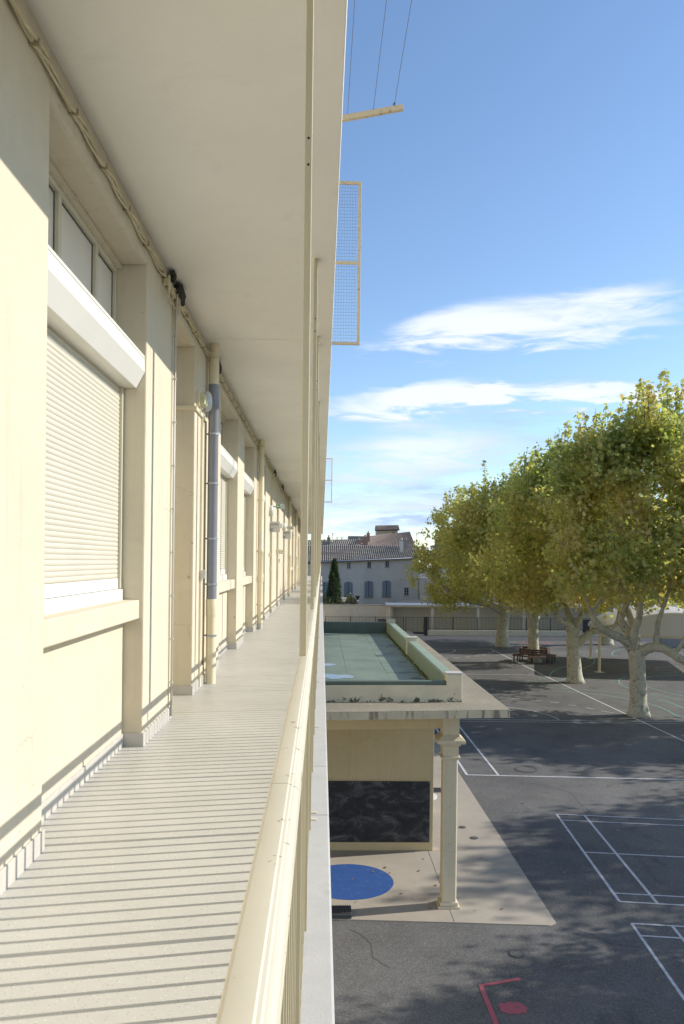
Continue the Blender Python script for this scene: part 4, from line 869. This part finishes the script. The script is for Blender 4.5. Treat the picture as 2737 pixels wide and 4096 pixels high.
p5 = plane_tree((23.1,63.6), 2.9, .44, lobeset(23.1, 63.6, 4.2, 12.5, 5.6, 55, 12), gl(23.1, 63.6, 5), 'plane tree trunk standing in the shade beyond the white canopy', 5, 26000, GR2, 40)
def copy_tree(o, loc, rz, label):
    c = o.copy(); COL.objects.link(c); c.location = loc; c.rotation_euler = (0, 0, rz); c['label'] = label
    for ch in o.children: d = ch.copy(); COL.objects.link(d); d.parent = c
    return c
for loc, rz, sc_, lab in (((27.5,31.6,0),1.0,1.0,'plane tree beyond the right edge that shades the ball court'),((26.6,20.6,0),2.3,1.0,'plane tree beyond the right edge that shades the badminton court'),((16.2,12.6,0),4.1,.74,'smaller plane tree beyond the right edge that shades the red bracket')):
    c = copy_tree(p5, loc, rz, lab); c.scale = (sc_, sc_, sc_)

# fallen leaves
n = 330; P = np.zeros((n,3)); P[:,0] = rng.uniform(3, 20, n); P[:,1] = rng.uniform(11, 62, n); P[:,2] = .012
k = 22; P[:k,0] = rng.normal(2.0, 1.4, k); P[:k,1] = rng.uniform(14.6, 18, k); P[:k,2] = .03
me = leaf_mesh('fallen_leaves', P, .06, np.array([0,0,6.0]), 'dead_leaf', rng.random(n), droop=0, seed=9)
fo = bpy.data.objects.new('fallen_leaves', me); COL.objects.link(fo); tag(fo, 'scattered brown leaves fallen on the courtyard', 'leaves', kind='stuff')
n = 150; P = np.zeros((n,3)); P[:,0] = np.clip(2.38-np.abs(rng.normal(0,.45,n)), -.3, 2.37); P[:,1] = rng.uniform(15.5, 28.5, n); P[:,2] = 3.905
me = leaf_mesh('roof_leaves', P, .06, np.array([0,0,6.0]), 'dead_leaf', rng.random(n), droop=0, seed=10)
fo = bpy.data.objects.new('roof_leaves', me); COL.objects.link(fo); tag(fo, 'dry leaves lying on the green pavilion roof', 'leaves', kind='stuff')

# hexagonal bench round the third trunk
o = thing('tree_bench', (14.1,52.2,0), 'hexagonal red brown bench built round the third plane tree', 'bench'); cx, cy = 14.1, 52.2
for k in range(6):
    a0, a1 = math.pi/3*k+.12, math.pi/3*(k+1)+.12
    def pt(r_, a, z): return (cx+r_*math.cos(a), cy+r_*math.sin(a), z)
    for (ra, rb, z0, z1, nm) in ((.98,1.16,.42,.455,'seat_plank'),(1.18,1.36,.42,.455,'seat_plank'),(1.38,1.55,.42,.455,'seat_plank')):
        m = MB(); m.add([pt(ra,a0,z0),pt(rb,a0,z0),pt(rb,a1,z0),pt(ra,a1,z0),pt(ra,a0,z1),pt(rb,a0,z1),pt(rb,a1,z1),pt(ra,a1,z1)], [(3,2,1,0),(4,5,6,7),(0,1,5,4),(1,2,6,5),(2,3,7,6),(3,0,4,7)]); m.build(nm, 'wood_red', o)
    for z0, z1 in ((.5,.62),(.64,.76),(.78,.90)):
        m = MB(); m.add([pt(.98,a0,z0),pt(1.03,a0,z0),pt(1.03,a1,z0),pt(.98,a1,z0),pt(.98,a0,z1),pt(1.03,a0,z1),pt(1.03,a1,z1),pt(.98,a1,z1)], [(3,2,1,0),(4,5,6,7),(0,1,5,4),(1,2,6,5),(2,3,7,6),(3,0,4,7)]); m.build('back_plank', 'wood_red', o)
    q = pt(1.40,a0,0); MB().box(q[0]-.04, q[0]+.04, q[1]-.04, q[1]+.04, 0, .42).build('leg', 'steel_dark', o); q = pt(1.0,a0,0); MB().box(q[0]-.035, q[0]+.035, q[1]-.035, q[1]+.035, 0, .88).build('leg', 'steel_dark', o)

# vaulted white canopy on posts
vc = thing('vaulted_canopy', (20.6,49,0), 'white vaulted canopy on cream posts at the right, behind the nearest tree', 'canopy')
ax = Vector((.254,.967,0)).normalized(); pp = Vector((ax.y,-ax.x,0)); o0 = Vector((16.72,47.36,0)); SP, LN, ZS, RI = 8.6, 9.2, 2.25, 1.35
def arc(k, n=22): t_ = k/n; return SP*t_, ZS+.05+RI*math.sin(math.pi*t_)**.75
for nm, l0, l1 in (('gable_panel',-.25,-.20),('gable_panel',LN-.05,LN)):
    m = MB(); n = 22; ps = [arc(k) for k in range(n+1)]; vs = []
    for l in (l0, l1):
        vs += [tuple(o0+pp*s+ax*l+Vector((0,0,z))) for s, z in ps]
    m.add(vs, [tuple(range(n+1)), tuple(range(2*n+1, n, -1))]+[(i+1, i, n+1+i, n+2+i) for i in range(n)]+[(0, n, 2*n+1, n+1)]); m.build(nm, 'canopy_white', vc)
m = MB(); n = 22
for l in (-.3, LN+.05):
    for dz in (.0, .05): m.v += [tuple(o0+pp*arc(k)[0]+ax*l+Vector((0,0,arc(k)[1]+.01+dz))) for k in range(n+1)]
K = n+1
for i in range(n): m.f += [(i+K, i+1+K, i+1+3*K, i+3*K), (i+1, i, i+2*K, i+1+2*K), (i, i+1, i+1+K, i+K), (i+1+2*K, i+2*K, i+3*K, i+1+3*K)]
m.build('vault_sheet', 'canopy_white', vc, smooth='auto')
for s in (0, SP):
    for l in (0, 6.93):
        q = o0+pp*s+ax*l; MB().lathe((q.x,q.y,.01), [(.085,0),(.085,2.26)], 14).build('post', 'pipe_cream', vc, smooth='auto'); MB().box(q.x-.25, q.x+.25, q.y-.25, q.y+.25, .006, .025).build('base_plate', 'ledge', vc)
for l in (-.1, LN-.1): q0, q1 = o0+ax*l, o0+pp*SP+ax*l; bar((q0.x,q0.y,2.24),(q1.x,q1.y,2.24),.10,.12).build('tie_beam', 'pipe_cream', vc)

# ================================================================== far side of the courtyard
fw_ = thing('low_fence_wall', (15,70.4,0), 'low cream wall carrying the bar fence at the far end', 'wall')
MB().add([(9.42,70.13,0),(38,71.3,0),(38,71.52,0),(9.42,70.35,0),(9.42,70.13,.47),(38,71.3,.47),(38,71.52,.47),(9.42,70.35,.47)], [(3,2,1,0),(4,5,6,7),(0,1,5,4),(1,2,6,5),(2,3,7,6),(3,0,4,7)]).build('wall', 'wall_far', fw_, bevel=.01)
def fence(x0, x1, zb, label, name='bar_fence', y=lambda x: 70.22+.041*(x-9.42), step=.125, ztop=1.62, pst=2.2, z1=None):
    o = thing(name, ((x0+x1)/2, y((x0+x1)/2), 0), label, 'fence' if name == 'bar_fence' else 'gate')
    for z in (zb+.09, ztop-.03): MB().add([(x0,y(x0)-.015,z),(x1,y(x1)-.015,z),(x1,y(x1)+.015,z),(x0,y(x0)+.015,z),(x0,y(x0)-.015,z+.03),(x1,y(x1)-.015,z+.03),(x1,y(x1)+.015,z+.03),(x0,y(x0)+.015,z+.03)], [(3,2,1,0),(4,5,6,7),(0,1,5,4),(1,2,6,5),(2,3,7,6),(3,0,4,7)]).build('rail', 'steel_dark', o)
    b = MB().box(x0-.009, x0+.009, y(x0)-.009, y(x0)+.009, zb+.03, ztop).build('bar', 'steel_dark', o); x = x0+step
    while x < x1: inst(b, (x-x0, y(x)-y(x0), 0)); x += step
    p = MB().box(x0-.03, x0+.03, y(x0)-.03, y(x0)+.03, zb-.02, ztop+.03).build('fence_post', 'steel_dark', o); x = x0+pst
    while x < x1-.3: inst(p, (x-x0, y(x)-y(x0), 0)); x += pst
    inst(p, (x1-x0, y(x1)-y(x0), 0)); return o
fence(9.5, 26.5, .47, 'dark bar fence standing on the low cream wall'); fence(.4, 7.3, .05, 'dark bar fence left of the gate, in front of the peeling wall'); fence(7.5, 9.1, .08, 'dark barred gate between the two lengths of fence', 'bar_gate', step=.115)
tag(MB().box(9.16, 9.42, 70.1, 70.32, 0, 1.66).build('gate_pillar', 'steel_dark', bevel=.01), 'thick black pillar at the right of the barred gate', 'pillar')
o = thing('notice_panel', (24.0,70.7,0), 'black panel with a small white notice at the right end of the fence', 'sign'); MB().box(23.4, 24.5, 70.62, 70.66, .35, 1.5).build('panel', 'steel_dark', o); MB().box(23.85, 24.05, 70.612, 70.621, .95, 1.2).build('notice', 'sign_grey', o)
tag(MB().box(5.0, 6.1, 70.0, 70.04, 1.0, 1.45).build('dark_board', 'iron', bevel=.01), 'dark board hung on the bar fence left of the gate', 'sign')
bw = thing('boundary_wall', (3,74.2,0), 'pale boundary wall with peeling brown patches behind the fence', 'wall'); MB().box(-14, 7.0, 74.0, 74.35, 0, 2.42).build('wall', 'peeling', bw); MB().box(-14.02, 7.0, 73.96, 74.4, 2.421, 2.47).build('coping', 'chimney_grey', bw)
# lean-to shelter
ls = thing('lean_to_shelter', (22,75,0), 'long open lean-to shelter with thin white posts and a zinc roof behind the fence', 'shelter')
MB().box(6.3, 46, 73.7, 74.0, 0, 2.60).build('back_wall', 'wall_far', ls); MB().box(6.3, 6.55, 72.6, 73.7, 0, 2.5).build('side_wall', 'wall_far', ls)
m = MB(); m.add([(5.9,72.0,2.50),(46,72.0,2.62),(46,74.1,2.73),(5.9,74.1,2.61),(5.9,72.0,2.56),(46,72.0,2.68),(46,74.1,2.79),(5.9,74.1,2.67)], [(3,2,1,0),(4,5,6,7),(0,1,5,4),(1,2,6,5),(2,3,7,6),(3,0,4,7)]); m.build('roof_sheet', 'zinc', ls)
MB().add([(5.9,71.95,2.38),(46,71.95,2.50),(46,71.995,2.50),(5.9,71.995,2.38),(5.9,71.95,2.52),(46,71.95,2.64),(46,71.995,2.64),(5.9,71.995,2.52)], [(3,2,1,0),(4,5,6,7),(0,1,5,4),(1,2,6,5),(2,3,7,6),(3,0,4,7)]).build('fascia', 'house_cream', ls)
for x in (6.02, 10.1, 14.3, 18.5, 22.7, 26.9, 31.1): MB().box(x-.11, x+.11, 72.1, 72.3, 0, 2.55).build('post', 'white_paint', ls)
for x in (8, 12.2, 16.4, 20.6): MB().box(x, x+.05, 72.3, 73.7, 2.43, 2.48).build('rafter', 'house_cream', ls)
tag(MB().box(26.8, 60, 62, 62.4, 0, 2.1).build('low_wall', 'grey_wall'), 'grey wall at the far right under the white canopy', 'wall')
# far school block seen through the leaves
o = thing('pale_block', (38,88,0), 'pale plastered block glimpsed through the leaves behind the shelter', 'building')
MB().box(13.5, 60, 84, 96, 0, 8.2).build('wall', 'house_wall', o); MB().box(13.2, 60.4, 83.7, 96.3, 8.2, 8.5).build('roof', 'chimney_grey', o)
for k in range(9):
    x = 15+4.6*k; w = MB().box(x, x+1.4, 83.96, 84.0, 4.6, 6.6).build('window', 'window_white', o); MB().box(x+.1, x+.65, 83.94, 83.965, 4.7, 6.5).build('pane', 'glass_dark', w); MB().box(x+.75, x+1.3, 83.94, 83.965, 4.7, 6.5).build('pane', 'glass_dark', w)

# ------------------------------------------------------------------ old houses behind
def tile_roof(name, parent, A, B, C_, D, nc, nr, mat, under='tile_under'):
    """A-B along the eave, D-C along the ridge; rows of half round tiles"""
    A, B, C_, D = map(Vector, (A, B, C_, D)); nrm = ((B-A).cross(D-A)).normalized()
    if nrm.z < 0: nrm = -nrm
    m = MB(); m.add([A, B, C_, D, A-nrm*.12, B-nrm*.12, C_-nrm*.12, D-nrm*.12], [(0,1,2,3),(7,6,5,4),(0,4,5,1),(1,5,6,2),(2,6,7,3),(3,7,4,0)])
    base = m.build(name, under, parent)
    t = MB(); R = random.Random(nc)
    P = lambda u_, v_: (A+(B-A)*u_)*(1-v_)+(D+(C_-D)*u_)*v_
    for j in range(nc):
        u0, u1 = (j+.5)/nc, (j+1.12)/nc
        for i in range(nr):
            v0, v1 = i/nr, (i+1.15)/nr; v1 = min(v1, 1.0); h0, h1 = .10+R.uniform(-.02,.02), .045; vs = []
            for (vv, hh) in ((v0, h0), (v1, h1)):
                for q in range(5):
                    a = math.pi*q/4; uu = (u0+u1)/2-(u1-u0)/2*math.cos(a); vs.append(tuple(P(min(uu,1), vv)+nrm*(hh*math.sin(a)*1.1+.005+(.03 if vv == v0 else 0))))
            t.add(vs, [(q, q+1, q+6, q+5) for q in range(4)]+[(4,3,2,1,0)])
    s = t.build('roof_tiles', mat, parent); tag(s, kind='stuff'); return base
def chimney(parent, x, y, z0, z1, w, mat, cap=True):
    c = MB().box(x-w/2, x+w/2, y-w*.4, y+w*.4, z0, z1).build('chimney', mat, parent)
    if cap: MB().box(x-w*.62, x+w*.62, y-w*.5, y+w*.5, z1+.001, z1+.08).build('chimney_cap', 'chimney_grey', c); MB().lathe((x,y,z1+.08), [(w*.25,0),(w*.2,.3)], 8).build('chimney_pot', mat, c)
def window(parent, x, y, z0, z1, w, nx, nz_):
    f = MB(); t_ = .035
    f.box(x-w/2, x+w/2, y-.03, y, z0, z0+t_); f.box(x-w/2, x+w/2, y-.03, y, z1-t_, z1)
    for k in range(nx+1): xx = x-w/2+(w-t_)*k/nx; f.box(xx, xx+t_, y-.031, y, z0+t_, z1-t_)
    for k in range(1, nz_): zz = z0+(z1-z0)*k/nz_; f.box(x-w/2+t_, x+w/2-t_, y-.028, y, zz-.012, zz+.012)
    o_ = f.build('window', 'window_white', parent)
    for k in range(nx): MB().box(x-w/2+(w-t_)*k/nx+t_, x-w/2+(w-t_)*(k+1)/nx, y-.012, y-.004, z0+t_, z1-t_).build('pane', 'glass_dark', o_)
    MB().box(x-w/2-.06, x+w/2+.06, y-.08, y-.002, z0-.07, z0-.001).build('sill', 'chimney_grey', o_)
ho = thing('old_house', (4,95,0), 'old grey plastered house with blue grey shutters and a long tiled roof', 'house')
ez = lambda x: 6.42+.053*x
MB().add([(-14,95,0),(11.6,95,0),(11.6,103,0),(-14,103,0),(-14,95,ez(-14)),(11.6,95,ez(11.6)),(11.6,103,ez(11.6)),(-14,103,ez(-14))], [(3,2,1,0),(4,5,6,7),(0,1,5,4),(1,2,6,5),(2,3,7,6),(3,0,4,7)]).build('wall', 'house_wall', ho)
tile_roof('roof', ho, (-14,94.6,ez(-14)+.02), (12.0,94.6,ez(12)+.02), (12.0,100,8.55), (-14,100,8.2), 104, 10, 'tile_grey')
MB().add([(-14,100.1,8.1),(12,100.1,8.45),(12,104,6.8),(-14,104,6.2)], [(0,1,2,3)]).build('roof', 'tile_under', ho)
MB().tube([(-14,94.5,ez(-14)-.05),(12,94.5,ez(12)-.05)], .09, 8).build('gutter', 'zinc', ho, smooth=True)
for x, z in ((3.25,6.0),(5.68,6.12),(7.83,6.22)): window(ho, x, 95, z-.40, z+.36, .48, 2, 3)
window(ho, 10.17, 95, 2.52, 3.42, .56, 2, 3)
for x, z0, z1 in ((.34,2.1,4.0),(3.2,2.17,4.04),(5.66,2.25,4.16),(7.78,2.34,4.25)):
    for s in (-1, 1):
        pr = [(x+s*.03, z0), (x+s*.50, z0), (x+s*.50, z1-.16), (x+s*.30, z1-.05), (x+s*.03, z1)]
        if s < 0: pr = pr[::-1]
        sh_ = MB().prism(pr, 94.92, 94.985).build('shutter', 'shutter_blue', ho)
        for zz in (z0+.18, z0+.9, z1-.35): MB().box(min(x+s*.06,x+s*.46), max(x+s*.06,x+s*.46), 94.905, 94.922, zz, zz+.09).build('batten', 'shutter_blue', sh_)
    MB().box(x-.56, x+.56, 94.85, 94.99, z0-.1, z0-.002).build('sill', 'chimney_grey', ho); MB().box(x-.03, x+.03, 94.93, 94.99, z0, z1-.02).build('shutter_gap', 'glass_dark', ho)
chimney(ho, 9.75, 97.2, 7.3, 9.05, .42, 'house_wall')
chimney(ho, 10.4, 98.6, 8.0, 9.1, .5, 'chimney_grey')
# house with the big red roof and its roof lantern
h2 = thing('red_roof_house', (8,112,0), 'house with a big red tiled roof and a small roof lantern, behind the old house', 'house')
MB().box(3.0, 12.2, 108, 122, 0, 8.4).build('wall', 'house_cream', h2)
tile_roof('roof', h2, (3.6,106.5,7.75), (12.6,106.5,8.45), (12.75,115.5,10.85), (7.0,115.5,10.15), 40, 14, 'tile_red')
MB().add([(12.2,106.9,6),(12.2,115.5,6),(12.2,115.5,10.75),(12.2,106.9,8.3),(12.45,106.9,6),(12.45,115.5,6),(12.45,115.5,10.75),(12.45,106.9,8.3)], [(0,1,2,3),(7,6,5,4),(0,4,5,1),(1,5,6,2),(2,6,7,3),(3,7,4,0)]).build('gable_wall', 'house_cream', h2)
MB().box(8.0, 11.1, 116.5, 119, 9.5, 11.05).build('lantern_wall', 'house_cream', h2); MB().prism([(116.0,11.05),(119.5,11.05),(117.75,11.85)], 8.2, 11.0, 'x').build('lantern_gable', 'house_cream', h2)
tile_roof('lantern_roof', h2, (7.7,115.9,11.05), (11.3,115.9,11.15), (11.3,117.8,11.9), (7.9,117.8,11.8), 20, 5, 'tile_red')
window(h2, 10.5, 116.49, 10.35, 10.8, .5, 1, 1)
chimney(h2, 5.0, 107.6, 8.0, 9.3, .6, 'brick_red'); chimney(h2, 5.95, 109, 8.6, 9.75, .65, 'brick_red'); chimney(h2, 6.4, 110, 9.2, 10.3, .42, 'brick_red')
h3 = thing('grey_roof_house', (0,112,0), 'house with a low grey tiled roof and chimneys, left of the red roof', 'house')
MB().box(-12, 5.2, 107, 118, 0, 8.2).build('wall', 'house_wall', h3); tile_roof('roof', h3, (-12,105.5,7.9), (5.0,105.5,8.3), (5.6,111,9.55), (-12,111,9.1), 62, 9, 'tile_grey')
MB().box(3.7, 6.3, 111.2, 113.5, 8.0, 10.0).build('roof_block', 'chimney_grey', h3); chimney(h3, .92, 108, 8.3, 9.6, .42, 'chimney_grey'); chimney(h3, .35, 107, 8.2, 9.0, .55, 'chimney_grey'); chimney(h3, 1.35, 107.2, 8.2, 8.95, .5, 'house_cream')
def aerial(x, y, z0, z1, label):
    o = thing('tv_aerial', (x,y,z0), label, 'antenna'); m = MB().tube([(x,y,z0),(x,y,z1)], .025, 6)
    for k in range(4): m.tube([(x-.22+.04*k,y,z1-.08-.1*k),(x+.22-.04*k,y,z1-.08-.1*k)], .012, 5)
    m.build('mast', 'iron', o)
aerial(1.47, 109, 8.6, 10.35, 'tallest thin television aerial on the grey roof'); aerial(2.1, 110, 8.8, 9.85, 'short television aerial right of the tallest one'); aerial(2.75, 110, 8.9, 9.85, 'third small television aerial on the grey roof'); aerial(12.9, 108, 8.3, 10.5, 'television aerial right of the red roof, beside the tree')
# ramp wall at the foot of the house and small block right of it
o = thing('garden_wall', (9,92,0), 'sloping overgrown garden wall in front of the old house', 'wall'); MB().prism([(6.6,0),(12.5,0),(12.5,2.35),(9.2,1.95),(7.4,1.1),(6.6,.9)], 91.6, 91.95).build('wall', 'house_wall', o)
o = thing('annex', (14,90,0), 'small grey annex with a door beside the old house, under the leaves', 'building'); MB().box(11.7, 17, 92, 96, 0, 4.6).build('wall', 'house_wall', o); MB().box(13.2, 14.2, 91.95, 91.99, 1.2, 3.4).build('door', 'shutter_blue', o)

# vegetation behind the wall
def leafy(name, label, cat, base, P, size, mat, tone, stems, shape=None, droop=.3, up=(0,0,.6)):
    o = thing(name, base, label, cat)
    m = MB()
    for s in stems: m.tube([(a[0]+base[0],a[1]+base[1],a[2]) for a in s], [.07, .05, .02][:len(s)], 6)
    m.build('trunk', 'bark', o)
    me = leaf_mesh('crown', P, size, np.array(up), mat, tone, shape=shape if shape is not None else LEAF, droop=droop, seed=len(P))
    c = bpy.data.objects.new('crown', me); COL.objects.link(c); c.parent = o
n = 9000; t_ = rng.random(n)**.85; a = rng.uniform(0, 6.28, n); rr = (.82*(1-t_**1.7)**.75+.03)*(.55+.45*rng.random(n)**.5)*(1+.16*np.sin(a*5+t_*14)); z = .5+t_*6.0+rng.normal(0,.06,n)
SP_ = np.array([(0,0,0),(-.12,.5,0),(0,1.2,0),(.12,.5,0)])
leafy('cypress_tree', 'dark green pointed cypress in front of the old house', 'tree', (1.35,84,0), np.stack([rr*np.cos(a), rr*np.sin(a), z], 1), .24, 'cypress_leaf', .4+.3*np.sin(a*3+z*4)+rng.normal(0,.15,n), [[(0,0,0),(0,0,3),(0,0,5.5)]], SP_, -1.2, (.0,0,.2))
def bush(x, y, rx, ry, rz, lab, seed, bias=0):
    R = np.random.default_rng(seed); n = 2600; d = R.normal(size=(n,3)); d /= np.linalg.norm(d, axis=1)[:,None]; q = R.uniform(.4,1,n)**.5*(1+.12*R.normal(size=n))
    P = np.stack([d[:,0]*q*rx, d[:,1]*q*ry, rz*1.0+d[:,2]*q*rz], 1); P = P[P[:,2] > .05]
    leafy('bush', lab, 'bush', (x,y,0), P, .13, 'bush_leaf', .45+bias+R.normal(0,.2,len(P)), [[(0,0,0),(.1,0,rz*.7)],[(0,0,0),(-.2,.1,rz)]])
bush(.4, 82, 1.0, 1, 1.45, 'dark bush behind the wall left of the cypress', 1, -.3); bush(2.9, 82.5, 1.0, .9, 1.5, 'yellowish bush behind the wall right of the cypress', 2, .25); bush(2.0, 81, .8, .8, 1.25, 'small dark bush at the foot of the cypress', 3, -.1); bush(8.6, 91, 1.5, .5, .9, 'creeping green growth on the sloping garden wall', 4, -.1)
def lamp(x, y, z, lab, up):
    o = thing('street_lamp', (x,y,0), lab, 'street lamp', 'street lamps behind the boundary wall'); MB().lathe((x,y,0), [(.07,0),(.045,1.0),(.04,z-.55)], 10).build('pole', 'steel_dark', o, smooth='auto')
    MB().lathe((x,y,z-.55), [(.06,0),(.09,.10),(.04,.14)], 12).build('collar', 'steel_dark' if not up else 'conduit', o, smooth='auto'); MB().lathe((x,y,z-.40), [(.09,0),(.24,.36)], 16).build('lantern', 'lamp_glass' if not up else 'glass_dark', o)
    MB().lathe((x,y,z-.04), [(.32,0),(.33,.03),(.1,.07)], 16).build('cap', 'conduit' if not up else 'steel_dark', o, smooth='auto')
lamp(2.26, 79, 2.85, 'pale capped street lamp behind the wall, left of the darker one', False); lamp(3.64, 79.5, 3.05, 'dark funnel shaped street lamp behind the boundary wall', True)
